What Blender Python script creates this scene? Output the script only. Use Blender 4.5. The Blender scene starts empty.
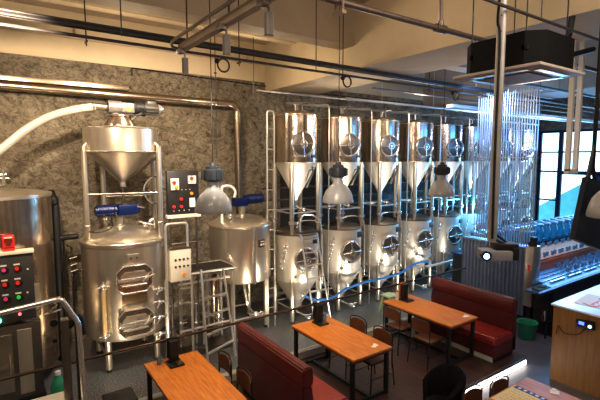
import bpy, bmesh, math, random
from mathutils import Vector, Matrix
random.seed(7)
SC = bpy.context.scene
COL = SC.collection
PI = math.pi

# ------------------------------------------------------------------ materials
def new_mat(name):
    m = bpy.data.materials.new(name); m.use_nodes = True
    nt = m.node_tree
    return m, nt, nt.nodes['Principled BSDF']

def pmat(name, col, rough=.5, metal=0., emit=None, es=0., trans=0., var=0., scale=8., bump=0., bscale=40., stretch=(1, 1, 1), coat=0., spec=None):
    m, nt, b = new_mat(name)
    b.inputs['Base Color'].default_value = (*col, 1)
    b.inputs['Roughness'].default_value = rough
    b.inputs['Metallic'].default_value = metal
    if spec is not None: b.inputs['Specular IOR Level'].default_value = spec
    if coat: b.inputs['Coat Weight'].default_value = coat
    if trans:
        b.inputs['Transmission Weight'].default_value = trans
        b.inputs['IOR'].default_value = 1.3
    if emit:
        b.inputs['Emission Color'].default_value = (*emit, 1)
        b.inputs['Emission Strength'].default_value = es
    tc = nt.nodes.new('ShaderNodeTexCoord'); mp = nt.nodes.new('ShaderNodeMapping')
    mp.inputs['Scale'].default_value = stretch
    nt.links.new(tc.outputs['Object'], mp.inputs['Vector'])
    if var:
        n = nt.nodes.new('ShaderNodeTexNoise'); n.inputs['Scale'].default_value = scale; n.inputs['Detail'].default_value = 5
        r = nt.nodes.new('ShaderNodeValToRGB')
        r.color_ramp.elements[0].position = .3; r.color_ramp.elements[1].position = .7
        r.color_ramp.elements[0].color = (*[c * (1 - var) for c in col], 1)
        r.color_ramp.elements[1].color = (*[min(1, c * (1 + var)) for c in col], 1)
        nt.links.new(mp.outputs[0], n.inputs['Vector']); nt.links.new(n.outputs[0], r.inputs[0])
        nt.links.new(r.outputs[0], b.inputs['Base Color'])
    if bump:
        n2 = nt.nodes.new('ShaderNodeTexNoise'); n2.inputs['Scale'].default_value = bscale
        bp = nt.nodes.new('ShaderNodeBump'); bp.inputs['Strength'].default_value = bump; bp.inputs['Distance'].default_value = .02
        nt.links.new(mp.outputs[0], n2.inputs['Vector']); nt.links.new(n2.outputs[0], bp.inputs['Height'])
        nt.links.new(bp.outputs[0], b.inputs['Normal'])
    return m

def wood_mat(name, c1, c2, rough=.35, axis='Y', scale=3.):
    m, nt, b = new_mat(name)
    tc = nt.nodes.new('ShaderNodeTexCoord'); mp = nt.nodes.new('ShaderNodeMapping')
    s = {'X': (1, 12, 12), 'Y': (12, 1, 12), 'Z': (12, 12, 1)}[axis]
    mp.inputs['Scale'].default_value = s
    n = nt.nodes.new('ShaderNodeTexNoise'); n.inputs['Scale'].default_value = scale; n.inputs['Detail'].default_value = 6; n.inputs['Distortion'].default_value = .6
    r = nt.nodes.new('ShaderNodeValToRGB')
    r.color_ramp.elements[0].position = .3; r.color_ramp.elements[1].position = .72
    r.color_ramp.elements[0].color = (*c1, 1); r.color_ramp.elements[1].color = (*c2, 1)
    nt.links.new(tc.outputs['Object'], mp.inputs['Vector']); nt.links.new(mp.outputs[0], n.inputs['Vector'])
    nt.links.new(n.outputs[0], r.inputs[0]); nt.links.new(r.outputs[0], b.inputs['Base Color'])
    b.inputs['Roughness'].default_value = rough
    bp = nt.nodes.new('ShaderNodeBump'); bp.inputs['Strength'].default_value = .08
    nt.links.new(n.outputs[0], bp.inputs['Height']); nt.links.new(bp.outputs[0], b.inputs['Normal'])
    return m

def steel_mat(name, col, rough=.2, brush=.06, sheen=(60, 60, 1.2), met=1.):
    m, nt, b = new_mat(name)
    b.inputs['Metallic'].default_value = met
    tc = nt.nodes.new('ShaderNodeTexCoord'); mp = nt.nodes.new('ShaderNodeMapping'); mp.inputs['Scale'].default_value = sheen
    n = nt.nodes.new('ShaderNodeTexNoise'); n.inputs['Scale'].default_value = 1; n.inputs['Detail'].default_value = 4
    nt.links.new(tc.outputs['Object'], mp.inputs['Vector']); nt.links.new(mp.outputs[0], n.inputs['Vector'])
    r = nt.nodes.new('ShaderNodeValToRGB')
    r.color_ramp.elements[0].position = .25; r.color_ramp.elements[1].position = .75
    r.color_ramp.elements[0].color = (*[c * .93 for c in col], 1); r.color_ramp.elements[1].color = (*col, 1)
    nt.links.new(n.outputs[0], r.inputs[0]); nt.links.new(r.outputs[0], b.inputs['Base Color'])
    mr = nt.nodes.new('ShaderNodeMapRange'); mr.inputs['To Min'].default_value = rough * .93; mr.inputs['To Max'].default_value = rough * 1.07
    nt.links.new(n.outputs[0], mr.inputs['Value']); nt.links.new(mr.outputs[0], b.inputs['Roughness'])
    n2 = nt.nodes.new('ShaderNodeTexNoise'); n2.inputs['Scale'].default_value = 3.5
    nt.links.new(tc.outputs['Object'], n2.inputs['Vector'])
    bp = nt.nodes.new('ShaderNodeBump'); bp.inputs['Strength'].default_value = brush; bp.inputs['Distance'].default_value = .05
    nt.links.new(n2.outputs[0], bp.inputs['Height']); nt.links.new(bp.outputs[0], b.inputs['Normal'])
    return m

def plaster_mat():
    m, nt, b = new_mat('rough_plaster')
    N = nt.nodes.new; L = nt.links.new
    tc = N('ShaderNodeTexCoord')
    w = N('ShaderNodeTexNoise'); w.inputs['Scale'].default_value = 2.2; w.inputs['Detail'].default_value = 3
    add = N('ShaderNodeVectorMath'); add.operation = 'MULTIPLY_ADD'
    add.inputs[1].default_value = (.35, .35, .35)
    L(tc.outputs['Object'], w.inputs['Vector']); L(w.outputs['Color'], add.inputs[0]); L(tc.outputs['Object'], add.inputs[2])
    a = N('ShaderNodeTexNoise'); a.inputs['Scale'].default_value = 7; a.inputs['Detail'].default_value = 10; a.inputs['Roughness'].default_value = .8; a.inputs['Distortion'].default_value = .5
    L(add.outputs[0], a.inputs['Vector'])
    v = N('ShaderNodeTexVoronoi'); v.feature = 'DISTANCE_TO_EDGE'; v.inputs['Scale'].default_value = 5.
    L(add.outputs[0], v.inputs['Vector'])
    big = N('ShaderNodeTexNoise'); big.inputs['Scale'].default_value = .55; big.inputs['Detail'].default_value = 4
    L(tc.outputs['Object'], big.inputs['Vector'])
    r = N('ShaderNodeValToRGB')
    e = r.color_ramp.elements
    e[0].position = .36; e[0].color = (.10, .08, .055, 1)
    e[1].position = .60; e[1].color = (.74, .65, .50, 1)
    x = e.new(.45); x.color = (.50, .43, .32, 1)
    L(a.outputs[0], r.inputs[0])
    r2 = N('ShaderNodeValToRGB'); r2.color_ramp.elements[0].position = .35; r2.color_ramp.elements[1].position = .65
    r2.color_ramp.elements[0].color = (.68, .65, .62, 1); r2.color_ramp.elements[1].color = (1, 1, 1, 1)
    L(big.outputs[0], r2.inputs[0])
    mx = N('ShaderNodeMix'); mx.data_type = 'RGBA'; mx.blend_type = 'MULTIPLY'; mx.inputs['Factor'].default_value = 1
    L(r.outputs[0], mx.inputs['A']); L(r2.outputs[0], mx.inputs['B'])
    cr = N('ShaderNodeTexNoise'); cr.inputs['Scale'].default_value = 4.5; cr.inputs['Detail'].default_value = 6; cr.inputs['Roughness'].default_value = .62; cr.inputs['Distortion'].default_value = 1.1
    mpc = N('ShaderNodeMapping'); mpc.inputs['Scale'].default_value = (1, 1, 1.7); L(tc.outputs['Object'], mpc.inputs['Vector']); L(mpc.outputs[0], cr.inputs['Vector'])
    s1 = N('ShaderNodeMath'); s1.operation = 'SUBTRACT'; s1.inputs[1].default_value = .5; L(cr.outputs[0], s1.inputs[0])
    s2 = N('ShaderNodeMath'); s2.operation = 'ABSOLUTE'; L(s1.outputs[0], s2.inputs[0])
    r3 = N('ShaderNodeValToRGB'); r3.color_ramp.elements[0].position = .0; r3.color_ramp.elements[1].position = .045
    r3.color_ramp.elements[0].color = (.38, .34, .30, 1); r3.color_ramp.elements[1].color = (1, 1, 1, 1); L(s2.outputs[0], r3.inputs[0])
    mx2 = N('ShaderNodeMix'); mx2.data_type = 'RGBA'; mx2.blend_type = 'MULTIPLY'; mx2.inputs['Factor'].default_value = .8
    L(mx.outputs['Result'], mx2.inputs['A']); L(r3.outputs[0], mx2.inputs['B'])
    L(mx2.outputs['Result'], b.inputs['Base Color'])
    sm = N('ShaderNodeMath'); sm.operation = 'MULTIPLY_ADD'; sm.inputs[1].default_value = .25
    L(v.outputs['Distance'], sm.inputs[0]); L(a.outputs[0], sm.inputs[2])
    bp = N('ShaderNodeBump'); bp.inputs['Strength'].default_value = 1.; bp.inputs['Distance'].default_value = .3
    L(sm.outputs[0], bp.inputs['Height']); L(bp.outputs[0], b.inputs['Normal'])
    b.inputs['Roughness'].default_value = .8
    return m

def plank_mat(name, c1, c2, rough=.4, sc=1.0):
    m, nt, b = new_mat(name)
    N = nt.nodes.new; L = nt.links.new
    tc = N('ShaderNodeTexCoord'); mp = N('ShaderNodeMapping'); mp.inputs['Rotation'].default_value = (0, 0, PI / 2)
    br = N('ShaderNodeTexBrick'); br.inputs['Scale'].default_value = sc
    br.inputs['Brick Width'].default_value = 1.2; br.inputs['Row Height'].default_value = .14; br.inputs['Mortar Size'].default_value = .006
    br.inputs['Color1'].default_value = (*c1, 1); br.inputs['Color2'].default_value = (*c2, 1); br.inputs['Mortar'].default_value = (.01, .008, .006, 1)
    L(tc.outputs['Object'], mp.inputs['Vector']); L(mp.outputs[0], br.inputs['Vector'])
    L(br.outputs['Color'], b.inputs['Base Color']); b.inputs['Roughness'].default_value = rough
    return m

def speckle_mat(name, c1, c2, rough=.35):
    m, nt, b = new_mat(name)
    N = nt.nodes.new; L = nt.links.new
    tc = N('ShaderNodeTexCoord'); n = N('ShaderNodeTexNoise'); n.inputs['Scale'].default_value = 38; n.inputs['Detail'].default_value = 5
    n3 = N('ShaderNodeTexNoise'); n3.inputs['Scale'].default_value = 1.3; n3.inputs['Detail'].default_value = 3
    L(tc.outputs['Object'], n.inputs['Vector']); L(tc.outputs['Object'], n3.inputs['Vector'])
    r = N('ShaderNodeValToRGB'); r.color_ramp.elements[0].position = .4; r.color_ramp.elements[1].position = .62
    r.color_ramp.elements[0].color = (*c1, 1); r.color_ramp.elements[1].color = (*c2, 1)
    L(n.outputs[0], r.inputs[0])
    mx = N('ShaderNodeMix'); mx.data_type = 'RGBA'; mx.blend_type = 'MULTIPLY'; mx.inputs['Factor'].default_value = .5
    L(r.outputs[0], mx.inputs['A']); L(n3.outputs['Color'], mx.inputs['B'])
    L(mx.outputs['Result'], b.inputs['Base Color'])
    b.inputs['Roughness'].default_value = rough
    return m

def glass_mat(name, tint=(.9, .96, 1), op=.12, rough=.02, fres=1.):
    m = bpy.data.materials.new(name); m.use_nodes = True
    nt = m.node_tree; nt.nodes.clear()
    N = nt.nodes.new; L = nt.links.new
    o = N('ShaderNodeOutputMaterial'); t = N('ShaderNodeBsdfTransparent'); g = N('ShaderNodeBsdfGlossy'); mx = N('ShaderNodeMixShader')
    t.inputs[0].default_value = (*tint, 1); g.inputs['Roughness'].default_value = rough
    f = N('ShaderNodeFresnel'); f.inputs[0].default_value = 1.35
    if True: f.inputs[0].default_value = 1.0 + .35 * fres
    a = N('ShaderNodeMath'); a.operation = 'ADD'; a.inputs[1].default_value = op; a.use_clamp = True
    L(f.outputs[0], a.inputs[0]); L(a.outputs[0], mx.inputs[0]); L(t.outputs[0], mx.inputs[1]); L(g.outputs[0], mx.inputs[2]); L(mx.outputs[0], o.inputs[0])
    return m

M = {}
M['steel'] = steel_mat('dimmed_brushed_steel', (.58, .49, .40), .19, .16, met=.95)  # browner copy of the steel, warm dim light put into its colour
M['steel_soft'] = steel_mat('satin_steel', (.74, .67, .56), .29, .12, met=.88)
M['steel_bright'] = steel_mat('lit_matt_steel', (.82, .76, .66), .38, .08, met=.72)  # paler copy, bright light on cones and lower tanks put into its colour
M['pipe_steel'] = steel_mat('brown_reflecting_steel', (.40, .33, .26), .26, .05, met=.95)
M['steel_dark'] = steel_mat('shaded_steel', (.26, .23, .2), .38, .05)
M['chrome'] = pmat('polished_steel', (.85, .83, .80), .16, .85)
M['tube'] = pmat('steel_tube', (.80, .77, .72), .28, .75, bump=.05)
M['rod'] = pmat('screen_rod_steel', (.50, .53, .58), .4, .85)
M['plaster'] = plaster_mat()
M['cream'] = pmat('cream_paint', (.52, .43, .30), .75, var=.06, scale=2., bump=.15, bscale=15)
M['cream2'] = pmat('shaded_cream_paint', (.34, .275, .20), .75, var=.06, scale=2., bump=.15, bscale=15)  # darker copy of the cream, shade on the beams put into its colour
M['ceil'] = pmat('ceiling_paint', (.36, .29, .22), .8, var=.05, scale=1.5)
M['floor'] = speckle_mat('grey_speckled_floor', (.085, .085, .085), (.30, .30, .30), .35)
M['floor2'] = pmat('grey_concrete_floor', (.12, .11, .125), .45, var=.15, scale=3)
M['plank'] = plank_mat('dark_floor_planks', (.085, .04, .028), (.055, .03, .024), .42)
M['kerb'] = pmat('pale_kerb_concrete', (.45, .43, .38), .6, var=.1, scale=6)
M['walls'] = pmat('side_wall_paint', (.16, .115, .08), .8, var=.1, scale=1)
M['conduit'] = pmat('grey_conduit', (.22, .19, .17), .4, .7, var=.15, scale=6)
M['conduit_dark'] = pmat('dark_cable', (.05, .045, .045), .5, .2, var=.2, scale=10)
M['tanpipe'] = pmat('tan_painted_pipe', (.36, .27, .19), .5, var=.1, scale=5)
M['black'] = pmat('black_plastic', (.010, .010, .012), .5, var=.2, scale=9)
M['blackm'] = pmat('black_metal', (.018, .018, .02), .38, .3, var=.2, scale=9)
M['darkgrey'] = pmat('dark_grey_cap', (.035, .04, .05), .45, var=.2, scale=9)
M['shade'] = pmat('grey_enamel_shade', (.33, .33, .34), .35, var=.06, scale=6, coat=.3)
M['white'] = pmat('white_paint', (.75, .75, .75), .5, var=.04, scale=5)
M['offwhite'] = pmat('offwhite_panel', (.48, .41, .38), .55, var=.05, scale=5)
M['blue'] = pmat('blue_motor_paint', (.004, .014, .085), .35, .1, var=.2, scale=8)
M['red'] = pmat('red_box', (.62, .03, .02), .4, var=.1, scale=8)
M['leather'] = pmat('oxblood_leatherette', (.105, .012, .011), .4, var=.2, scale=4, bump=.12, bscale=9, coat=.12)
M['leather_dark'] = pmat('dark_maroon_leatherette', (.085, .014, .015), .42, var=.2, scale=4, bump=.12, bscale=9, coat=.1)
M['leather_red'] = pmat('red_seat_leatherette', (.24, .02, .015), .36, var=.15, scale=4, bump=.1, bscale=9, coat=.3)
M['table'] = wood_mat('orange_table_wood', (.42, .13, .018), (.66, .25, .04), .5, 'Y', 3)
M['table_edge'] = wood_mat('dark_wood_edge', (.10, .035, .012), (.17, .06, .02), .45, 'Y', 3)
M['ply'] = wood_mat('chair_plywood', (.10, .034, .015), (.16, .058, .025), .4, 'X', 4)
M['counter_wood'] = wood_mat('counter_box_wood', (.22, .105, .03), (.32, .16, .05), .5, 'Z', 2)
M['barwood'] = wood_mat('bar_brown_wood', (.34, .10, .045), (.55, .19, .10), .75, 'X', 2)
M['corr'] = pmat('corrugated_steel', (.20, .23, .30), .4, .6, var=.12, scale=4)
M['panelgrey'] = pmat('grey_control_panel', (.055, .052, .05), .45, .3, var=.1, scale=6)
M['panelblack'] = pmat('black_control_board', (.02, .018, .017), .45, var=.2, scale=6)
M['ivory'] = pmat('ivory_label', (.7, .64, .52), .5, var=.04, scale=8)
M['btn_red'] = pmat('red_button', (.8, .03, .03), .35, emit=(1, .05, .04), es=.1)
M['btn_pink'] = pmat('magenta_button', (.7, .06, .25), .35, emit=(1, .05, .3), es=.1)
M['btn_green'] = pmat('green_button', (.05, .7, .1), .35, emit=(.05, 1, .3), es=.1)
M['btn_orange'] = pmat('orange_button', (.85, .3, .03), .35, emit=(1, .35, .05), es=.1)
M['led_green'] = pmat('green_indicator', (.1, 1, .5), .3, emit=(.1, 1, .6), es=6)
M['led_red'] = pmat('red_indicator', (1, .1, .1), .3, emit=(1, .1, .1), es=4)
M['led_blue'] = pmat('blue_display', (.05, .1, .9), .3, emit=(.08, .16, 1), es=3)
M['led_cyan'] = pmat('cyan_display', (.3, 1, .9), .3, emit=(.3, 1, .9), es=4)
M['ledstrip'] = pmat('white_led_strip', (1, 1, 1), .4, emit=(1, .96, .9), es=7)
M['bulb'] = pmat('warm_bulb', (1, .9, .7), .4, emit=(1, .82, .55), es=12)
M['lens'] = pmat('bright_projector_lens', (.5, .8, 1), .2, emit=(.45, .8, 1), es=5)
M['green_pl'] = pmat('green_plastic', (.03, .30, .17), .4, var=.1, scale=6)
M['lime'] = pmat('lime_plastic', (.50, .58, .30), .45, var=.06, scale=6)
M['yellow'] = pmat('yellow_plastic', (.85, .55, .03), .4, var=.06, scale=6)
M['orange'] = pmat('orange_card', (.75, .16, .02), .5, var=.1, scale=9)
M['paper'] = pmat('white_paper', (.8, .78, .74), .7, var=.03, scale=9)
M['menu'] = pmat('cream_menu_paper', (.80, .62, .26), .6, var=.05, scale=6)
M['navy'] = pmat('navy_ink', (.02, .025, .16), .5, var=.05, scale=6)
M['redink'] = pmat('red_ink', (.7, .05, .06), .5, var=.05, scale=6)
M['hose'] = pmat('milky_hose', (.42, .40, .35), .35, var=.06, scale=8, coat=.3)
M['bluehose'] = pmat('blue_hose', (.03, .13, .36), .4, var=.1, scale=8)
M['glass'] = glass_mat('clear_glass', (.97, .985, .99), .01, fres=.12)
M['winglass'] = glass_mat('window_glass', (.95, .99, 1), .02, fres=.4)
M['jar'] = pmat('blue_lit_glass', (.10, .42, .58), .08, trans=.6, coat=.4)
M['jarlid'] = pmat('grey_jar_lid', (.20, .32, .42), .3, .6, var=.1, scale=9)
M['tumbler'] = pmat('clear_tumbler_glass', (.25, .38, .5), .1, trans=.5)
M['bottle'] = pmat('dark_bottle_glass', (.05, .03, .02), .1, trans=.3)
M['mullion'] = pmat('navy_window_frame', (.015, .03, .075), .4, .3, var=.1, scale=4)
M['hill'] = pmat('cyan_stair_wall', (.07, .33, .42), .7, var=.15, scale=2)
M['haze'] = pmat('pale_facade', (.75, .85, .9), .7, var=.03, scale=2)
M['trough'] = pmat('blue_lit_steel_trough', (.12, .24, .40), .35, .5, var=.2, scale=5)  # blue bar light put into the steel's base colour

# ------------------------------------------------------------------ mesh helpers
def MB(): return bmesh.new()

def box(bm, c, s, rz=0, bev=0., rot=None):
    r = bmesh.ops.create_cube(bm, size=1)
    vs = r['verts']
    mat = Matrix.Translation(c) @ (rot if rot is not None else Matrix.Rotation(rz, 4, 'Z')) @ Matrix.Diagonal((*s, 1))
    bmesh.ops.transform(bm, matrix=mat, verts=vs)
    if bev:
        es = list({e for v in vs for e in v.link_edges})
        bmesh.ops.bevel(bm, geom=es, offset=bev, segments=2, affect='EDGES', profile=.6)
    return bm

def bb(bm, x0, x1, y0, y1, z0, z1, bev=0.):
    return box(bm, ((x0 + x1) / 2, (y0 + y1) / 2, (z0 + z1) / 2), (abs(x1 - x0), abs(y1 - y0), abs(z1 - z0)), bev=bev)

def cyl(bm, p0, p1, r0, r1=None, seg=16, cap=True):
    p0 = Vector(p0); p1 = Vector(p1); r1 = r0 if r1 is None else r1
    d = p1 - p0
    q = d.to_track_quat('Z', 'Y').to_matrix().to_4x4()
    mat = Matrix.Translation((p0 + p1) / 2) @ q
    bmesh.ops.create_cone(bm, cap_ends=cap, cap_tris=False, segments=seg, radius1=r0, radius2=r1, depth=d.length, matrix=mat)
    return bm

def sph(bm, c, r, s=(1, 1, 1), seg=16):
    bmesh.ops.create_uvsphere(bm, u_segments=seg, v_segments=max(6, seg // 2), radius=r, matrix=Matrix.Translation(c) @ Matrix.Diagonal((*s, 1)))
    return bm

def lathe(bm, prof, c=(0, 0, 0), seg=32, mat=None, closed=False):
    c = Vector(c); rings = []
    for (r, z) in prof:
        if r < 1e-5:
            rings.append([bm.verts.new((0, 0, z))])
        else:
            rings.append([bm.verts.new((r * math.cos(2 * PI * k / seg), r * math.sin(2 * PI * k / seg), z)) for k in range(seg)])
    pairs = list(zip(rings, rings[1:]))
    if closed: pairs.append((rings[-1], rings[0]))
    for a, b in pairs:
        for k in range(seg):
            k2 = (k + 1) % seg
            if len(a) == 1 and len(b) == 1: continue
            if len(a) == 1: bm.faces.new((a[0], b[k2], b[k]))
            elif len(b) == 1: bm.faces.new((a[k], a[k2], b[0]))
            else: bm.faces.new((a[k], a[k2], b[k2], b[k]))
    vs = [v for r in rings for v in r]
    T = Matrix.Translation(c) @ (mat if mat is not None else Matrix.Identity(4))
    bmesh.ops.transform(bm, matrix=T, verts=vs)
    return bm

def torus(bm, c, R, r, mat=None, seg=28, s2=8):
    prof = [(R + r * math.cos(2 * PI * k / s2), r * math.sin(2 * PI * k / s2)) for k in range(s2)]
    return lathe(bm, prof, c, seg, mat, closed=True)

def smoothpath(pts, n=6):
    P = [Vector(p) for p in pts]
    if len(P) < 3: return P
    out = []
    Q = [P[0] * 2 - P[1]] + P + [P[-1] * 2 - P[-2]]
    for i in range(1, len(Q) - 2):
        a, b, c, d = Q[i - 1:i + 3]
        for k in range(n):
            t = k / n
            out.append(.5 * ((2 * b) + (c - a) * t + (2 * a - 5 * b + 4 * c - d) * t * t + (-a + 3 * b - 3 * c + d) * t ** 3))
    out.append(P[-1])
    return out

def fillet(pts, rad=.06, n=4):
    P = [Vector(p) for p in pts]; out = [P[0]]
    for a, b, c in zip(P, P[1:], P[2:]):
        u = (a - b); v = (c - b); r = min(rad, u.length * .45, v.length * .45)
        p0 = b + u.normalized() * r; p1 = b + v.normalized() * r
        for k in range(n + 1):
            t = k / n
            out.append(p0 * (1 - t) ** 2 + b * 2 * t * (1 - t) + p1 * t * t)
    out.append(P[-1])
    return out

def tube(bm, pts, r, seg=8, smooth=False, fil=None, cap=True):
    P = smoothpath(pts) if smooth else (fillet(pts, fil) if fil else [Vector(p) for p in pts])
    Q = [P[0]]
    for p in P[1:]:
        if (p - Q[-1]).length > 1e-4: Q.append(p)
    P = Q; rings = []; up = None
    for i, p in enumerate(P):
        t = (P[min(i + 1, len(P) - 1)] - P[max(i - 1, 0)]).normalized()
        if up is None:
            up = Vector((0, 0, 1)) if abs(t.z) < .9 else Vector((1, 0, 0))
        x = up.cross(t)
        if x.length < 1e-4: x = Vector((1, 0, 0)).cross(t)
        x.normalize(); y = t.cross(x).normalized(); up = y
        rings.append([bm.verts.new(p + x * r * math.cos(2 * PI * k / seg) + y * r * math.sin(2 * PI * k / seg)) for k in range(seg)])
    for a, b in zip(rings, rings[1:]):
        for k in range(seg):
            bm.faces.new((a[k], a[(k + 1) % seg], b[(k + 1) % seg], b[k]))
    if cap:
        bm.faces.new(rings[0][::-1]); bm.faces.new(rings[-1])
    return bm

def prism(bm, poly, axis, a, b):
    """extrude 2-D polygon along an axis between a and b"""
    def mk(p, t):
        if axis == 'Y': return (p[0], t, p[1])
        if axis == 'X': return (t, p[0], p[1])
        return (p[0], p[1], t)
    v0 = [bm.verts.new(mk(p, a)) for p in poly]; v1 = [bm.verts.new(mk(p, b)) for p in poly]
    bm.faces.new(v0); bm.faces.new(v1[::-1])
    n = len(poly)
    for k in range(n): bm.faces.new((v0[k], v1[k], v1[(k + 1) % n], v0[(k + 1) % n]))
    return bm

def obj(name, bm, mat, parent=None, smooth=40, loc=None):
    bmesh.ops.recalc_face_normals(bm, faces=bm.faces)
    me = bpy.data.meshes.new(name); bm.to_mesh(me); bm.free()
    me.materials.append(M[mat] if isinstance(mat, str) else mat)
    if smooth:
        for p in me.polygons: p.use_smooth = True
        try: me.set_sharp_from_angle(angle=math.radians(smooth))
        except Exception: pass
    o = bpy.data.objects.new(name, me); COL.objects.link(o)
    if parent is not None: o.parent = parent
    if loc is not None: o.location = loc
    return o

def tag(o, label, cat, group=None, kind=None):
    o['label'] = label; o['category'] = cat
    if group: o['group'] = group
    if kind: o['kind'] = kind
    return o

def thing(name, label, cat, loc=(0, 0, 0), rz=0, group=None):
    o = bpy.data.objects.new(name, None); COL.objects.link(o)
    o.location = loc; o.rotation_euler = (0, 0, rz); o.empty_display_size = .1
    return tag(o, label, cat, group)

def struct(name, bm, mat, smooth=0, parent=None):
    o = obj(name, bm, mat, parent, smooth)
    if parent is None: o['kind'] = 'structure'
    return o

def dup(root, loc, rz=None, label=None):
    def cp(o, par):
        c = o.copy(); COL.objects.link(c)
        if par is not None: c.parent = par
        for ch in list(o.children): cp(ch, c)
        return c
    r = cp(root, None); r.location = loc
    if rz is not None: r.rotation_euler = (0, 0, rz)
    if label: r['label'] = label
    return r

def single(name, bm, mat, label, cat, loc=(0, 0, 0), rz=0, group=None, smooth=40, kind=None):
    o = obj(name, bm, mat, None, smooth, loc); o.rotation_euler = (0, 0, rz)
    return tag(o, label, cat, group, kind)

# ------------------------------------------------------------------ setting
XW, YB, ZC = 18.7, 9.3, 6.3
X0, Y0 = -2.6, -1.6
b = MB(); bb(b, X0, XW, Y0, YB, -.42, -.12); struct('floor', b, 'floor2')
b = MB(); bb(b, X0, XW, 6.1, YB, -.12, 0); bb(b, X0, 2.75, Y0, 6.1, -.12, 0); struct('floor_raised', b, 'floor')
b = MB(); bb(b, 2.75, 7.72, 3.86, 6.1, -.12, 0); struct('floor_platform', b, 'plank')
b = MB(); bb(b, X0, XW, 6.1, 6.22, 0, .13, .01); struct('trim_1', b, 'kerb')
b = MB(); bb(b, X0, XW + .2, YB, YB + .25, -.42, 5.42); struct('wall_back', b, 'plaster')
b = MB(); bb(b, X0, XW + .2, YB - .04, YB + .25, 5.42, ZC + .2); struct('wall_back_upper', b, 'cream')
b = MB(); bb(b, X0 - .2, X0, Y0, YB + .2, -.42, ZC + .2); struct('wall_left', b, 'walls')
b = MB(); bb(b, X0 - .2, XW + .2, Y0 - .2, Y0, -.42, ZC + .2); struct('wall_front', b, 'walls')
b = MB(); bb(b, X0 - .2, XW + .2, Y0 - .2, YB + .2, ZC, ZC + .25); struct('ceiling', b, 'ceil')
b = MB(); bb(b, 5.85, 16.2, YB - .05, YB, 0, 3.3); struct('wall_shade_sheet', b, 'panelgrey')  # dark sheet standing in for the shade behind the tanks
# beams
b = MB(); bb(b, X0, XW, 6.05, 6.42, 5.62, ZC); struct('trim_2', b, 'cream2')
b = MB(); bb(b, 5.4, 6.7, Y0, YB - .04, 5.2, ZC); struct('trim_3', b, 'cream')
b = MB(); bb(b, 11.2, 12.5, Y0, YB - .04, 5.2, ZC); struct('trim_4', b, 'cream2')
b = MB(); bb(b, -.9, .0, Y0, YB - .04, 5.75, ZC); struct('trim_5', b, 'cream2')
b = MB(); bb(b, X0, 5.4, 7.9, 8.1, 6.05, ZC); struct('trim_6', b, 'cream')
M['streak_pillar'] = pmat('streak_pillar_paint', (.78, .70, .58), .7, var=.05, scale=2)  # unseen pillars added so pale streaks reflect in the steel
for i_, x in enumerate((-1.9, .9, 2.6, 5.2, 8.4, 11.8, 15.2)):
    b = MB(); bb(b, x - .22, x + .22, Y0, Y0 + .3, -.12, ZC, .01); struct('trim_%d' % (7 + i_), b, 'streak_pillar')
for i_, y in enumerate((.6, 3.6, 6.4)):
    b = MB(); bb(b, X0, X0 + .3, y - .2, y + .2, -.12, ZC, .01); struct('trim_%d' % (14 + i_), b, 'streak_pillar')
# right wall with window opening
WZ0, WZ1, WY0 = .7, 4.72, 3.2
b = MB(); bb(b, XW, XW + .2, Y0, YB, WZ1, ZC + .2); bb(b, XW, XW + .2, Y0, YB, -.42, WZ0); bb(b, XW, XW + .2, Y0, WY0, WZ0, WZ1)
struct('wall_right', b, 'plaster')
win = thing('window_1', '', ''); del win['label']; del win['category']; win['kind'] = 'structure'
b = MB()
for y, w in ((YB - .04, .1), (8.45, .16), (5.75, .16), (WY0 + .05, .1)): bb(b, XW + .02, XW + .12, y - w / 2, y + w / 2, WZ0, WZ1)
for z, w in ((WZ1 - .05, .1), (3.84, .06), (3.05, .07), (WZ0 + .05, .1)): bb(b, XW + .03, XW + .11, WY0, YB, z - w / 2, z + w / 2)
bb(b, XW + .03, XW + .11, 8.4, YB, 1.84, 1.9)
bb(b, XW - .03, XW + .1, 5.6, 8.45, 2.94, 3.08)
bb(b, XW - .03, XW + .1, 6.9, 7.1, .7, 3.0)
obj('window_frame', b, 'mullion', win, 0)
b = MB(); bb(b, XW + .06, XW + .07, WY0, YB, WZ0, WZ1); obj('pane', b, 'winglass', win, 0)
# outside
o = thing('outdoor_staircase', 'cyan stepped staircase rising outside the right hand window', 'staircase', (22.6, 0, 0))
b = MB()
prism(b, [(11.5, -.4), (11.5, .9), (8.2, 3.0), (5.5, 3.6), (3, 3.6), (3, -.4)], 'X', 0, .3); obj('side_wall', b, 'hill', o, 0)
b = MB(); tube(b, [(-.1, 11.5, 1.9), (-.1, 8.2, 4.0), (-.1, 5.5, 4.6), (-.1, 3, 4.6)], .025)
for y, z in ((11, 1.2), (10, 1.85), (9, 2.5), (8, 3.05), (7, 3.3), (6, 3.5)): tube(b, [(-.1, y, z), (-.1, y, z + 1.05)], .02)
obj('handrail', b, 'white', o)
o = thing('outdoor_facade', 'pale hazy building beyond the staircase outside the window', 'building', (27, 0, 0))
b = MB(); bb(b, 0, .5, -1, 8.5, -1, 3.2); obj('facade_wall', b, 'haze', o, 0)
b = MB()
for k in range(3): bb(b, -.06, 0, 2 + k * 1.8, 3.1 + k * 1.8, 1.6, 2.6)
obj('facade_window', b, 'hill', o, 0)

# ------------------------------------------------------------------ fermentation tanks
def vmat(direction, R, z):
    """local +Z pointing outwards in 'direction' (2-D), placed at radius R height z"""
    d = Vector((direction[0], direction[1], 0)).normalized()
    q = d.to_track_quat('Z', 'Y').to_matrix().to_4x4()
    return Matrix.Translation(d * R + Vector((0, 0, z))) @ q

def xf(bm, mat):
    bmesh.ops.transform(bm, matrix=mat, verts=bm.verts); return bm

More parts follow.
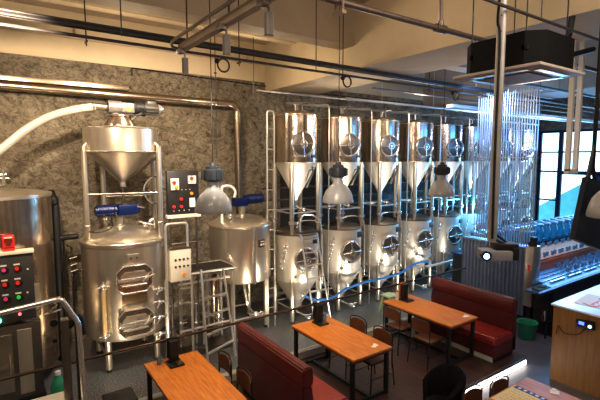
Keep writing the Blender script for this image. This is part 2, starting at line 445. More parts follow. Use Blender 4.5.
def manway(root, direction, R, z, rad=.245, name='manway'):
    T = vmat(direction, R, z)
    b = MB(); torus(b, (0, 0, .03), rad, .026, seg=32); cyl(b, (0, 0, -.05), (0, 0, .03), rad, seg=32)
    m = obj(name, xf(b, T), 'chrome', root)
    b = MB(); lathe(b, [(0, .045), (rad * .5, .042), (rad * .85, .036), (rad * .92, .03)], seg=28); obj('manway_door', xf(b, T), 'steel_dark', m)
    b = MB()
    for a in range(4):
        c, s = math.cos(a * PI / 2 + .1), math.sin(a * PI / 2 + .1)
        cyl(b, (0, 0, .085), (c * rad * .95, s * rad * .95, .075), .014, seg=6)
    cyl(b, (0, 0, .06), (0, 0, .13), .03, seg=10)
    torus(b, (0, 0, .12), .075, .01, seg=16, s2=6)
    obj('manway_handle', xf(b, T), 'chrome', m)
    return m

def upper_tank(label):
    t = thing('fermentation_tank', label, 'tank', group='upper row of steel fermentation tanks')
    R = .475; z0, z1, za = 3.5, 4.53, 2.72
    b = MB(); lathe(b, [(0, z1 + .10), (R * .5, z1 + .085), (R * .88, z1 + .04), (R, z1), (R, z0)], seg=48)
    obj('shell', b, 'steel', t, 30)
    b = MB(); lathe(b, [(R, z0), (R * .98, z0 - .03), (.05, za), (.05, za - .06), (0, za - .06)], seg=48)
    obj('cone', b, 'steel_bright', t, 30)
    for z in (z1 - .02, z0 + .0):
        b = MB(); torus(b, (0, 0, z), R + .003, .008, seg=48, s2=6); obj('weld_band', b, 'steel_soft', t)
    manway(t, (-.30, -.95), R - .01, 3.89)
    for sx in (-1, 1):
        for sy in (-1, 1):
            b = MB(); x, y = sx * .35, sy * .35
            lathe(b, [(0, 3.52), (.035, 3.50), (.05, 3.44), (.052, 2.36), (.052, 2.2), (.05, 2.19), (.03, 1.96), (0, 1.96)], (x, y, 0), 14)
            lg = obj('leg', b, 'steel_soft', t)
            b = MB(); cyl(b, (x, y, 2.22), (x, y, 2.245), .082, seg=16); cyl(b, (x, y, 2.18), (x, y, 2.205), .07, seg=16); obj('leg_flange', b, 'chrome', lg)
    b = MB(); tube(b, [(-.35, -.35, 2.42), (.35, -.35, 2.42), (.35, .35, 2.42), (-.35, .35, 2.42), (-.35, -.35, 2.42)], .018); obj('leg_brace', b, 'tube', t)
    b = MB()   # sampling arm / carb port running along the cone
    tube(b, [(.08, -.50, 3.42), (.1, -.5, 3.3), (.02, -.36, 2.96)], .022); tube(b, [(-.02, -.52, 3.34), (.12, -.54, 3.36)], .012)
    tube(b, [(-.04, -.44, 3.12), (-.02, -.52, 3.34)], .01)
    torus(b, (.1, -.52, 3.4), .035, .01, seg=12, s2=6)
    obj('racking_arm', b, 'steel_dark', t)
    b = MB(); cyl(b, (.15, -.47, 3.64), (.15, -.51, 3.64), .035, seg=14); torus(b, (.15, -.51, 3.64), .035, .008, xrot(), 16, 6); obj('thermowell', b, 'steel_dark', t)
    b = MB(); cyl(b, (-.32, -.36, 3.62), (-.35, -.42, 3.62), .03, seg=12); obj('sample_port', b, 'steel_dark', t)
    b = MB(); cyl(b, (0, 0, z1 + .08), (0, 0, z1 + .2), .05, seg=14); cyl(b, (0, 0, z1 + .2), (0, 0, z1 + .23), .075, seg=14)
    tube(b, [(.15, 0, z1 + .08), (.15, 0, z1 + .26), (.3, -.05, z1 + .28)], .016, fil=.05); sph(b, (.22, .05, z1 + .13), .035)
    obj('top_fitting', b, 'steel_dark', t)
    b = MB(); cyl(b, (0, 0, za - .06), (0, 0, za - .2), .035, seg=12); tube(b, [(0, 0, za - .18), (0, -.1, za - .24), (.05, -.22, za - .25)], .025, fil=.05)
    sph(b, (.05, -.22, za - .25), .045)
    obj('outlet_valve', b, 'chrome', t)
    return t

def xrot(): return Matrix.Rotation(PI / 2, 4, 'X')

def lower_tank(label):
    t = thing('fermentation_tank', label, 'tank', group='lower row of steel fermentation tanks')
    R = .5; z0, z1, za = .93, 1.95, .2
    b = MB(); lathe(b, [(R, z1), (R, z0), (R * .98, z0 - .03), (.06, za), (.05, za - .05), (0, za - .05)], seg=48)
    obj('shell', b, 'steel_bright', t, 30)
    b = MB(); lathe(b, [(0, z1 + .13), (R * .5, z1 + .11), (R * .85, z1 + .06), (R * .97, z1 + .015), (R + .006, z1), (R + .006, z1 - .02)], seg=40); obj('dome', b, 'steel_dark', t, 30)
    manway(t, (-.18, -.98), R - .01, 1.42, .25)
    for sx in (-1, 1):
        for sy in (-1, 1):
            b = MB(); x, y = sx * .35, sy * .35
            lathe(b, [(0, .98), (.03, .96), (.05, .9), (.052, .05), (0, .05)], (x, y, 0), 14)
            lg = obj('leg', b, 'steel_soft', t)
            b = MB(); cyl(b, (x, y, 0), (x, y, .05), .035, seg=12); obj('foot', b, 'steel_dark', lg)
    b = MB(); bb(b, .02, .22, -.515, -.495, 1.74, 1.87, .004); xf(b, Matrix.Rotation(.18, 4, 'Z')); obj('rating_plate', b, 'panelgrey', t)
    b = MB(); cyl(b, (-.28, -.39, 1.05), (-.31, -.43, 1.05), .035, seg=14); torus(b, (-.31, -.43, 1.05), .03, .01, vmat((-.6, -.8), 0, 0).to_3x3().to_4x4(), 14, 6); obj('sample_port', b, 'chrome', t)
    b = MB(); tube(b, [(-.35, -.35, .32), (.35, -.35, .32), (.35, .35, .32), (-.35, .35, .32), (-.35, -.35, .32)], .018); obj('leg_brace', b, 'tube', t)
    b = MB()   # staggered sample and CIP valves on the left hand flank
    for k in range(5):
        p = Vector((-.50 + .03 * k * .6, -.22 - .045 * k * .3, 1.28 + .11 * k))
        sph(b, p, .032, seg=10); tube(b, [p, p + Vector((-.08, -.05, .02))], .012); torus(b, p + Vector((-.08, -.05, .02)), .025, .008, xrot(), 12, 6)
    tube(b, [(-.5, -.2, 1.2), (-.42, -.28, 1.8)], .012)
    obj('side_valve', b, 'chrome', t)
    b = MB(); tube(b, [(.05, -.05, z1 + .1), (.05, -.05, z1 + .24), (.3, -.2, z1 + .26), (.46, -.3, z1 + .2), (.5, -.32, z1 - .1), (.5, -.32, .75)], .014, fil=.1)
    obj('cip_pipe', b, 'tube', t)
    b = MB(); cyl(b, (-.05, -.1, z1 + .1), (-.05, -.1, z1 + .2), .04, seg=12); sph(b, (-.05, -.12, z1 + .2), .05, seg=12); tube(b, [(-.13, -.12, z1 + .22), (.05, -.16, z1 + .24)], .014)
    obj('top_valve', b, 'chrome', t)
    b = MB(); tube(b, [(0, 0, za - .03), (0, 0, .09), (.0, -.5, .1)], .028, fil=.05); torus(b, (0, -.42, .1), .05, .014, xrot(), 14, 6); sph(b, (0, -.5, .1), .045, seg=10)
    tube(b, [(0, -.42, .13), (.1, -.5, .17)], .012)
    obj('outlet_valve', b, 'chrome', t)
    b = MB(); tube(b, [(-.12, -.36, .62), (-.16, -.46, .62)], .025); torus(b, (-.16, -.47, .62), .045, .012, xrot(), 14, 6); tube(b, [(-.16, -.46, .62), (-.28, -.55, .56)], .014)
    obj('racking_valve', b, 'chrome', t)
    return t

ORD = ['leftmost', 'second from the left', 'third from the left', 'fourth from the left', 'fifth from the left', 'sixth from the left', 'seventh from the left', 'rightmost, nearest the window']
TX0, DX, TY = 5.42, 1.3, 7.95
up = upper_tank('x'); lo = lower_tank('x')
for k in range(8):
    a = up if k == 0 else dup(up, (0, 0, 0)); c = lo if k == 0 else dup(lo, (0, 0, 0))
    a.location = c.location = (TX0 + DX * k, TY, 0)
    a['label'] = 'steel fermentation tank with cross braced manway, ' + ORD[k] + ' in the upper row'
    c['label'] = 'steel cone bottomed tank standing on the floor, ' + ORD[k] + ' in the lower row'

# pipe frame ladders / risers between tanks
def riser(x, y, z1, label, rungs=True):
    t = thing('riser_ladder', label, 'pipe ladder', (x, y, 0), 0, 'pipe risers between the fermentation tanks')
    b = MB(); tube(b, [(-.08, 0, 0), (-.08, 0, z1), (.09, 0, z1), (.09, 0, 0)], .018, fil=.07); obj('rail', b, 'tube', t)
    b = MB()
    n = int(z1 / .42)
    for k in range(1, n + 1): tube(b, [(-.08, 0, k * .42), (.09, 0, k * .42)], .011)
    obj('rung', b, 'tube', t)
    return t
RL = ['narrow steel pipe ladder left of the leftmost fermentation tanks']
riser(4.62, 7.72, 4.56, RL[0])
for k in range(7):
    x = TX0 + DX * (k + .5)
    t = thing('vertical_pipe', 'thin vertical steel pipe in gap %s of the tank rows' % ['first from the left', 'second from the left', 'third from the left', 'fourth from the left', 'fifth from the left', 'sixth from the left', 'nearest the window'][k], 'pipe', (x, 7.6, 0), 0, 'thin vertical pipes between tanks')
    b = MB(); tube(b, [(0, 0, 0), (0, 0, 4.78), (.0, .5, 4.82)], .013, fil=.1); obj('pipe', b, 'tube', t)
    b = MB(); sph(b, (0, -.02, 2.5), .04, seg=10); tube(b, [(0, -.02, 2.5), (.1, -.05, 2.5)], .012); obj('valve', b, 'chrome', t)
# tie beams between the two rows
b = MB()
for y, z in ((8.50, 2.42), (8.55, 2.62), (8.6, 2.9)): tube(b, [(4.9, y, z), (15.2, y, z)], .02)
single('tie_rail', b, 'steel_dark', 'horizontal dark steel pipe rails joining the legs of the upper tanks', 'pipe')
b = MB()
tube(b, [(9.2, 7.35, .72), (15.2, 7.35, .72)], .035)
tube(b, [(5.0, 8.6, .35), (15.2, 8.6, .35)], .04)
single('floor_pipe', b, 'tube', 'low horizontal steel pipework running between the lower tank legs', 'pipe')
b = MB(); tube(b, [(5.30, 7.42, .62), (5.5, 7.3, .53), (5.9, 7.25, .52), (6.32, 7.25, .65), (6.94, 7.22, .72), (7.6, 7.22, .72), (8.14, 7.22, .77), (8.69, 7.25, .90), (9.25, 7.32, .86)], .028, smooth=True)
single('blue_hose', b, 'bluehose', 'blue hose draped along the front of the lower tanks', 'hose')
b = MB(); tube(b, [(5.7, 8.75, 4.9), (17.5, 8.75, 4.9)], .03); tube(b, [(4.8, 8.6, 5.1), (18.2, 8.6, 5.1)], .022)
for k in range(8): tube(b, [(TX0 + DX * k + .3, 8.75, 4.9), (TX0 + DX * k + .3, 8.0, 4.82)], .018)
single('gas_pipe', b, 'tube', 'thin steel gas pipe running above the upper tanks along the wall', 'pipe')

# ------------------------------------------------------------------ lauter tun with hopper
t = thing('mash_tun', 'large steel mash tun with two front hatches under the blue motors', 'tank', (1.75, 8.0, 0))
R = .69
b = MB(); lathe(b, [(R, 2.16), (R, .62), (R * .97, .56), (R * .5, .5), (0, .48)], seg=56); obj('shell', b, 'steel_soft', t, 30)
b = MB(); lathe(b, [(0, 2.42), (.2, 2.41), (.42, 2.35), (.6, 2.26), (.645, 2.22), (R + .02, 2.21), (R + .03, 2.19), (R + .02, 2.14), (R, 2.13)], seg=48); obj('dome', b, 'steel_soft', t, 30)
for a in (45, 135, 225, 315):
    x, y = .62 * math.cos(math.radians(a)), .66 * math.sin(math.radians(a))
    b = MB(); cyl(b, (x * .93, y * .93, .06), (x * .93, y * .93, .6), .055, seg=16); lg = obj('leg', b, 'steel_soft', t)
    b = MB(); cyl(b, (x * .93, y * .93, 0), (x * .93, y * .93, .06), .035, seg=12); obj('foot', b, 'black', lg)
def hatch(z, name='hatch'):
    T = vmat((-.02, -1), R - .02, z)
    # local x = sideways, y = up after track quat; build octagonal hatch
    def octa(w, h, c):
        return [(-w + c, -h), (w - c, -h), (w, -h + c), (w, h - c), (w - c, h), (-w + c, h), (-w, h - c), (-w, -h + c)]
    b = MB(); prism(b, octa(.275, .22, .10), 'Z', 0, .075); bmesh.ops.bevel(b, geom=[e for e in b.edges], offset=.012, segments=2, affect='EDGES')
    h = obj(name, xf(b, T), 'steel', t)
    b = MB()
    P = octa(.28, .225, .10); P = [(x, y, .08) for x, y in P]; tube(b, P + [P[0], P[1]], .014); obj('hatch_rim', xf(b, T), 'chrome', h)
    b = MB(); prism(b, octa(.215, .125, .06), 'Z', .075, .1); obj('hatch_door', xf(b, T), 'steel_soft', h)
    b = MB(); box(b, (0, 0, .115), (.54, .055, .025), bev=.008); cyl(b, (0, 0, .1), (0, 0, .16), .035, seg=12)
    tube(b, [(.12, -.05, .12), (.2, .02, .16), (.3, .06, .16)], .018); tube(b, [(-.22, -.09, .12), (.18, -.09, .12)], .014)
    obj('hatch_handle', xf(b, T), 'chrome', h)
hatch(1.62); hatch(.88)
b = MB(); T = vmat((-.02, -1), R - .005, 1.96); box(b, (0, 0, 0), (.2, .14, .03), bev=.006); obj('rating_plate', xf(b, T), 'steel_soft', t)
b = MB()
for sx in (-.04, .05): cyl(b, (sx, 0, .01), (sx, 0, .025), .014, seg=8)
obj('plate_screw', xf(b, T), 'black', t)
b = MB(); T = vmat((-.02, -1), R - .008, 1.27); box(b, (0, 0, 0), (.40, .15, .02), bev=.003); obj('dark_plate', xf(b, T), pmat('bronze_band', (.28, .2, .12), .4, .8, var=.1), t)
# sight glass on the left
b = MB(); T = vmat((-.62, -.78), R + .07, 0); tube(b, [(0, 0, 0), (0, 0, .01)], .001)
b.free(); b = MB()
dx, dy = -.62 * (R + .08), -.78 * (R + .08)
cyl(b, (dx, dy, .72), (dx, dy, 1.5), .035, seg=14); sg = obj('sight_glass', b, pmat('amber_sight_tube', (.55, .42, .22), .2, .1, coat=.5), t)
for z in (.7, 1.52):
    b = MB(); sph(b, (dx, dy, z), .055, seg=12); tube(b, [(dx, dy, z), (-.62 * R, -.78 * R, z)], .025); tube(b, [(dx - .09, dy, z), (dx + .09, dy, z)], .014); tube(b, [(dx, dy, z - .09), (dx, dy, z + .09)], .014)
    obj('sight_glass_valve', b, 'chrome', sg)
# blue motors on top
b = MB(); cyl(b, (-.06, 0, 2.4), (-.06, 0, 2.63), .06, seg=16); cyl(b, (-.06, 0, 2.40), (-.06, 0, 2.44), .1, seg=16); obj('motor_mount', b, 'steel_soft', t)
b = MB(); cyl(b, (-.42, -.05, 2.70), (-.12, -.05, 2.70), .10, seg=20); cyl(b, (-.45, -.05, 2.70), (-.42, -.05, 2.70), .08, seg=20); cyl(b, (-.12, -.05, 2.70), (-.1, -.05, 2.70), .06, seg=12)
for k in range(6): torus(b, (-.39 + k * .045, -.05, 2.70), .101, .006, Matrix.Rotation(PI / 2, 4, 'Y'), 20, 6)
obj('motor', b, 'blue', t)
b = MB(); box(b, (.06, -.05, 2.70), (.32, .2, .19), bev=.03); cyl(b, (.2, -.05, 2.70), (.26, -.05, 2.70), .08, seg=16); obj('gearbox', b, 'blue', t)
b = MB(); tube(b, [(.38, -.25, 2.33), (.38, -.25, 2.48), (.45, -.25, 2.52)], .03, fil=.05); sph(b, (.3, -.28, 2.44), .05, seg=12); tube(b, [(.2, -.28, 2.5), (.44, -.3, 2.42)], .018); obj('top_valve', b, 'chrome', t)
b = MB(); tube(b, [(-.2, -.08, 2.58), (-.25, -.3, 2.44), (-.45, -.35, 2.38), (-.6, -.3, 2.4)], .01, smooth=True); obj('motor_cable', b, 'black', t)
b = MB(); tube(b, [(-.45, -.47, .33), (.45, -.47, .33)], .018); tube(b, [(-.45, .47, .33), (.45, .47, .33)], .018); tube(b, [(-.45, -.47, .33), (-.45, .47, .33)], .018); tube(b, [(.45, -.47, .33), (.45, .47, .33)], .018); obj('leg_brace', b, 'tube', t)

# grain hopper on four poles
t = thing('grain_hopper', 'steel conical grain hopper standing on poles above the mash tun', 'hopper', (1.77, 8.0, 0))
HR = .60
b = MB(); lathe(b, [(0, 4.16), (.3, 4.14), (HR, 4.10), (HR, 3.72), (HR * .985, 3.71), (.05, 3.18), (.05, 3.1), (0, 3.1)], seg=52); obj('shell', b, 'steel_soft', t, 30)
b = MB(); torus(b, (0, 0, 4.1), HR, .012, seg=52, s2=6); torus(b, (0, 0, 3.71), HR, .012, seg=52, s2=6); obj('rim_band', b, 'chrome', t)
b = MB(); lathe(b, [(.26, 4.13), (.26, 4.18), (.17, 4.3), (.17, 4.33), (0, 4.33)], seg=32); torus(b, (0, 0, 4.32), .185, .012, seg=28, s2=6); obj('inlet_collar', b, 'steel', t)
for (x, y) in ((-.62, -.15), (.52, -.4), (-.22, .55), (.62, .3)):
    b = MB(); cyl(b, (x, y, 2.05), (x, y, 3.8), .045, seg=14); tube(b, [(x, y, 3.78), (x * .9, y * .9, 3.86)], .03); lg = obj('leg', b, 'steel_soft', t)
    b = MB(); torus(b, (x, y, 2.48), .05, .012, None, 14, 6); obj('leg_collar', b, 'chrome', lg)
b = MB(); tube(b, [(-.62, -.15, 3.0), (.52, -.4, 3.0)], .015); tube(b, [(.05, -.05, 3.2), (.5, -.38, 3.62)], .022); tube(b, [(0, 0, 3.12), (0, 0, 2.75)], .02); tube(b, [(-.22, .55, 2.9), (.62, .3, 2.9)], .012); tube(b, [(.0, 0, 2.8), (.3, -.2, 2.72)], .012)
obj('brace', b, 'steel_dark', t)
# auger drive
t = thing('auger_motor', 'dark auger drive motor lying across the top of the grain hopper', 'motor', (1.77, 8.0, 4.44))
b = MB(); cyl(b, (-.42, -.02, .02), (-.18, -.02, .01), .06, seg=16); cyl(b, (-.44, -.02, .02), (-.41, -.02, .02), .075, seg=16); obj('auger_tube', b, 'steel_dark', t)
b = MB(); cyl(b, (-.2, -.02, .02), (.02, -.02, .02), .115, seg=20); cyl(b, (-.08, 0, -.1), (-.08, 0, .0), .09, seg=16); box(b, (.12, -.02, .02), (.22, .17, .17), bev=.02); obj('housing', b, pmat('grey_cast_housing', (.16, .15, .15), .5, .4, var=.2), t)
b = MB(); box(b, (.12, -.112, .0), (.07, .01, .07)); obj('label_plate', b, 'yellow', t)
b = MB(); cyl(b, (.22, -.02, .03), (.38, -.02, .03), .115, seg=20); cyl(b, (.38, -.02, .03), (.41, -.02, .03), .14, seg=20)
for k in range(5): torus(b, (.24 + k * .03, -.02, .03), .12, .006, Matrix.Rotation(PI / 2, 4, 'Y'), 20, 6)
obj('coupling', b, 'black', t)
b = MB(); cyl(b, (.41, -.02, .03), (.64, -.02, .03), .1, seg=20); box(b, (.52, -.05, .12), (.16, .14, .08), bev=.015)
for k in range(12):
    a = k * PI / 6; box(b, (.52, -.02 + .105 * math.cos(a), .03 + .105 * math.sin(a)), (.2, .012, .012))
obj('motor', b, 'panelgrey', t)
b = MB(); lathe(b, [(0, .1), (.07, .08), (.095, .02), (.1, 0)], (.64, -.02, .03), 18, Matrix.Rotation(PI / 2, 4, 'Y')); obj('fan_cover', b, 'chrome', t)
b = MB(); tube(b, [(-.24, -.12, -.12), (.3, -.12, -.09), (.42, -.1, -.05)], .012); tube(b, [(-.26, -.12, -.2), (-.26, -.12, -.1)], .014); tube(b, [(.1, -.14, -.22), (.38, -.1, -.02)], .012); obj('support_bar', b, 'blackm', t)
b = MB(); tube(b, [(-2.4, 7.5, 2.6), (-1.2, 7.7, 3.1), (-.35, 7.85, 3.45), (.03, 7.9, 3.72), (.37, 7.92, 4.03), (.72, 7.95, 4.26), (1.08, 7.97, 4.39), (1.37, 7.98, 4.455)], .064, seg=14, smooth=True)
single('grain_hose', b, 'hose', 'milky white flexible hose curving up to the grain hopper', 'hose')

# ------------------------------------------------------------------ whirlpool kettle
t = thing('whirlpool_kettle', 'steel kettle with blue motor behind the grey pendant lamp', 'tank', (4.12, 8.15, 0))
R = .64
b = MB(); lathe(b, [(R, 2.21), (R, 1.12), (R * .97, 1.08), (R * .4, .99), (0, .97)], seg=56); obj('shell', b, 'steel_soft', t, 30)
b = MB(); lathe(b, [(0, 2.42), (.2, 2.41), (.45, 2.36), (R - .03, 2.27), (R + .02, 2.24), (R + .025, 2.21), (R, 2.19)], seg=48); obj('dome', b, 'steel_soft', t, 30)
for a in (45, 135, 225, 315):
    x, y = .5 * math.cos(math.radians(a)) * 1.1, .5 * math.sin(math.radians(a)) * 1.1
    b = MB(); cyl(b, (x, y, .06), (x, y, 1.1), .05, seg=16); lg = obj('leg', b, 'steel_soft', t)
    b = MB(); cyl(b, (x, y, 0), (x, y, .06), .03, seg=12); obj('foot', b, 'black', lg)
b = MB(); tube(b, [(-.02, -.655, 2.23), (-.02, -.665, 1.08)], .028); obj('front_pipe', b, 'chrome', t)
b = MB(); T = vmat((.25, -.97), R + .005, 1.88); box(b, (0, 0, 0), (.15, .15, .03), bev=.006); obj('thermometer_plate', xf(b, T), 'panelgrey', t)
b = MB(); T = vmat((.25, -.97), R + .03, 1.88); box(b, (-.03, -.02, 0), (.04, .04, .01)); box(b, (.035, -.02, 0), (.04, .04, .01)); box(b, (0, .04, 0), (.1, .02, .01)); obj('thermometer_dial', xf(b, T), 'ivory', t)
b = MB(); cyl(b, (.05, 0, 2.38), (.05, 0, 2.62), .07, seg=16); obj('motor_mount', b, 'steel_soft', t)
b = MB(); box(b, (.0, 0, 2.68), (.3, .2, .18), bev=.03); cyl(b, (.12, 0, 2.72), (.52, 0, 2.74), .1, seg=20); cyl(b, (.52, 0, 2.74), (.55, 0, 2.74), .08, seg=20)
for k in range(6): torus(b, (.2 + k * .05, 0, 2.725), .102, .006, Matrix.Rotation(PI / 2, 4, 'Y'), 20, 6)
obj('motor', b, 'blue', t)
b = MB(); tube(b, [(-.5, -.2, 2.3), (-.5, -.2, 2.95), (-.42, -.2, 3.04), (-.28, -.2, 3.02), (-.2, -.2, 2.92), (-.22, -.2, 2.8)], .028, smooth=True); obj('swan_neck', b, 'white', t)
b = MB(); tube(b, [(-.35, -.3, 2.33), (-.35, -.3, 2.45), (-.45, -.35, 2.47)], .03, fil=.04); sph(b, (-.4, -.36, 2.45), .05); obj('top_valve', b, 'chrome', t)
b = MB(); tube(b, [(0, -.1, 1.0), (0, -.3, .5), (0, -.6, .42)], .035, fil=.1); sph(b, (.02, -.6, .42), .07); torus(b, (.12, -.66, .42), .05, .014, xrot(), 14, 6); tube(b, [(-.1, -.55, .42), (.2, -.6, .42)], .02); tube(b, [(-.3, -.1, 1.02), (-.3, -.1, .12), (.4, -.1, .12)], .025, fil=.05)
obj('outlet_valve', b, 'chrome', t)
b = MB(); tube(b, [(-.39, -.39, .3), (.39, -.39, .3)], .02); tube(b, [(-.39, .39, .3), (.39, .39, .3)], .02); obj('leg_brace', b, 'tube', t)

# ------------------------------------------------------------------ hot liquor tank at left with control cabinet
t = thing('liquor_tank', 'very large steel tank at the left edge behind the control panel', 'tank', (-.1, 8.2, 0))
R = .78
b = MB(); lathe(b, [(R, 3.04), (R, .3), (R * .9, .25), (0, .25)], seg=60); obj('shell', b, 'steel', t, 30)
b = MB(); lathe(b, [(0, 3.13), (.3, 3.12), (.6, 3.085), (R - .03, 3.05), (R + .012, 3.045), (R + .014, 3.0), (R, 2.99)], seg=48); obj('dome', b, 'steel_soft', t, 30)
b = MB(); torus(b, (-.1, -.2, 3.2), .27, .02, seg=32); cyl(b, (-.1, -.2, 3.08), (-.1, -.2, 3.2), .25, seg=32); m_ = obj('manway', b, 'chrome', t)
b = MB(); tube(b, [(-.4, -.4, 3.36), (.19, -.4, 3.36)], .02); tube(b, [(.15, -.4, 3.2), (.15, -.4, 3.42)], .022); tube(b, [(.1, -.4, 3.3), (.22, -.4, 3.3)], .012); obj('manway_clamp', b, 'chrome', m_)
for a in (45, 135, 225, 315):
    x, y = .8 * R * math.cos(math.radians(a)), .8 * R * math.sin(math.radians(a))
    b = MB(); cyl(b, (x, y, 0), (x, y, .3), .055, seg=14); obj('leg', b, 'steel_dark', t)
b = MB(); T = vmat((.55, -.83), R + .01, 1.5); box(b, (0, 0, 0), (.16, .4, .03), bev=.01); obj('side_bracket', xf(b, T), 'steel_soft', t)
b = MB(); T = vmat((.38, -.92), R + .0, .85); box(b, (0, 0, 0), (.10, .9, .04), bev=.01); obj('clean_out_strip', xf(b, T), 'chrome', t)
b = MB(); tube(b, [(.62, -.45, 1.36), (.72, -.6, 1.3), (.62, -.66, 1.22)], .02); sph(b, (.7, -.56, 1.32), .045); tube(b, [(.55, -.6, 1.18), (.78, -.6, 1.22)], .016); obj('side_valve', b, 'steel_dark', t)
# insulated black riser beside it
b = MB(); tube(b, [(.76, 8.55, 0), (.76, 8.55, 2.85), (.72, 8.7, 3.0)], .07, fil=.1, seg=12); tube(b, [(.76, 8.55, 2.2), (1.1, 8.6, 2.2)], .05, seg=10)
sph(b, (.72, 8.5, 2.88), .1)
single('insulated_pipe', b, 'black', 'black insulated riser pipe between the big left tank and mash tun', 'pipe')
b = MB(); tube(b, [(1.02, 8.9, .3), (1.02, 8.9, 1.95), (.94, 8.9, 2.0)], .02); tube(b, [(.9, 8.9, .2), (.9, 8.9, 2.1)], .02); box(b, (1.04, 8.88, 1.62), (.09, .05, .14))
for z in (1.5, 1.62, 1.75): tube(b, [(.98, 8.84, z), (1.1, 8.84, z + .03)], .014)
single('wall_gauge', b, 'steel_dark', 'thin sight pipes and small gauge on the wall left of the mash tun', 'gauge')

t = thing('control_cabinet', 'grey control cabinet with rows of red buttons on the left tank', 'control panel', (0, 7.3, 0))
b = MB(); bb(b, -.9, .33, -.02, .14, 1.26, 2.24, .01); obj('cabinet_body', b, 'panelgrey', t)
b = MB(); bb(b, -.92, .35, -.06, .14, 2.24, 2.28, .005); obj('cabinet_lid', b, 'ivory', t)
kx = 0
for r in range(3):
    for c in range(6):
        x = .13 - c * .155; z = 2.03 - r * .21
        colr = ['btn_red', 'btn_pink', 'btn_red', 'btn_red', 'btn_green', 'btn_pink'][(c + 2 * r) % 6]
        b = MB(); cyl(b, (x, -.02, z), (x, -.055, z), .026, seg=14); k_ = obj('button', b, colr, t)
        b = MB(); cyl(b, (x + .03, -.02, z), (x + .03, -.045, z), .03, seg=12); obj('switch_collar', b, 'black', k_)
        b = MB(); box(b, (x, -.022, z + .058), (.075, .006, .022)); obj('label_strip', b, 'ivory', k_)
b = MB(); cyl(b, (.26, -.02, 2.0), (.26, -.035, 2.0), .014, seg=8); cyl(b, (.24, -.02, 1.66), (.24, -.035, 1.66), .014, seg=8); obj('cover_screw', b, 'ivory', t)
b = MB(); cyl(b, (-.12, -.02, 1.31), (-.12, -.05, 1.31), .03, seg=12); obj('indicator', b, 'led_green', t)
b = MB(); cyl(b, (.13, -.02, 1.36), (.13, -.05, 1.36), .018, seg=12); obj('indicator', b, 'led_red', t)
t2 = thing('equipment_cabinet', 'low steel cabinet doors beneath the red buttoned control cabinet', 'cabinet', (0, 7.3, 0))
b = MB(); bb(b, -1.2, .38, .0, .14, .05, 1.2, .01); obj('cabinet_body', b, 'steel_dark', t2)
b = MB(); bb(b, -.52, .02, -.03, 0, .22, 1.08, .008); d = obj('door', b, 'steel', t2)
b = MB(); tube(b, [(-.02, -.05, .5), (-.02, -.05, .8)], .012); obj('handle', b, 'chrome', d)
b = MB(); bb(b, .08, .26, -.025, 0, .15, 1.12, .008); obj('side_panel', b, 'steel_soft', t2)
b = MB(); bb(b, -1.2, .4, -.02, .14, .0, .08); obj('plinth', b, 'black', t2)
t = thing('red_box', 'small red box with a dark emblem standing on the control cabinet', 'box', (.05, 7.36, 2.285))
b = MB(); box(b, (0, 0, .11), (.15, .06, .22), bev=.008); obj('carton', b, 'red', t)
b = MB(); box(b, (0, -.031, .15), (.1, .004, .07)); cyl(b, (0, -.03, .1), (0, -.035, .1), .035, seg=10); box(b, (0, -.031, .045), (.12, .004, .014)); obj('emblem', b, pmat('dark_red_print', (.15, .01, .01), .5, var=.1), t)
b = MB(); box(b, (0, -.0315, .19), (.1, .004, .02)); obj('print_line', b, 'ivory', t)

# foreground stair handrail and black posts
t = thing('stair_handrail', 'polished steel handrail bending down in the lower left foreground', 'railing', (0, 0, 0))
b = MB(); tube(b, [(-1.6, 2.6, 2.72), (-.04, 2.6, 2.82), (.235, 2.6, 2.845), (.315, 2.6, 2.69), (.335, 2.6, 1.5)], .0145, fil=.025, seg=12); tube(b, [(.335, 2.6, 1.52), (.335, 2.6, -.12)], .0145, seg=12); obj('rail', b, 'chrome', t)
b = MB(); bb(b, .235, .275, 2.66, 2.72, -.12, 2.70, .006); obj('post', b, 'steel_dark', t)
b = MB(); bb(b, .31, .34, 2.7, 2.76, -.12, 2.66, .006); obj('post', b, 'blackm', t)
b = MB(); tube(b, [(.24, 2.69, 2.62), (.33, 2.66, 2.72), (.34, 2.66, 2.6)], .018, fil=.03); cyl(b, (.2, 2.645, 2.7), (.2, 2.66, 2.7), .02, seg=10); cyl(b, (.2, 2.645, 2.6), (.2, 2.66, 2.6), .012, seg=10); obj('rail_bracket', b, 'blackm', t)
t = thing('green_bottle', 'green plastic bottle standing on the floor near the big left tank', 'bottle', (.54, 7.0, 0))
b = MB(); lathe(b, [(0, 0), (.09, .0), (.1, .02), (.1, .3), (.06, .38), (.035, .42), (.035, .45)], seg=20); obj('bottle_body', b, 'green_pl', t)
b = MB(); cyl(b, (0, 0, .44), (0, 0, .49), .04, seg=14); obj('cap', b, 'white', t)
b = MB(); bb(b, .05, .25, 2.5, 2.8, 2.2, 2.23, .01)
single('ledge_shelf', b, 'ivory', 'pale ledge top at the lower left corner under the handrail', 'shelf')

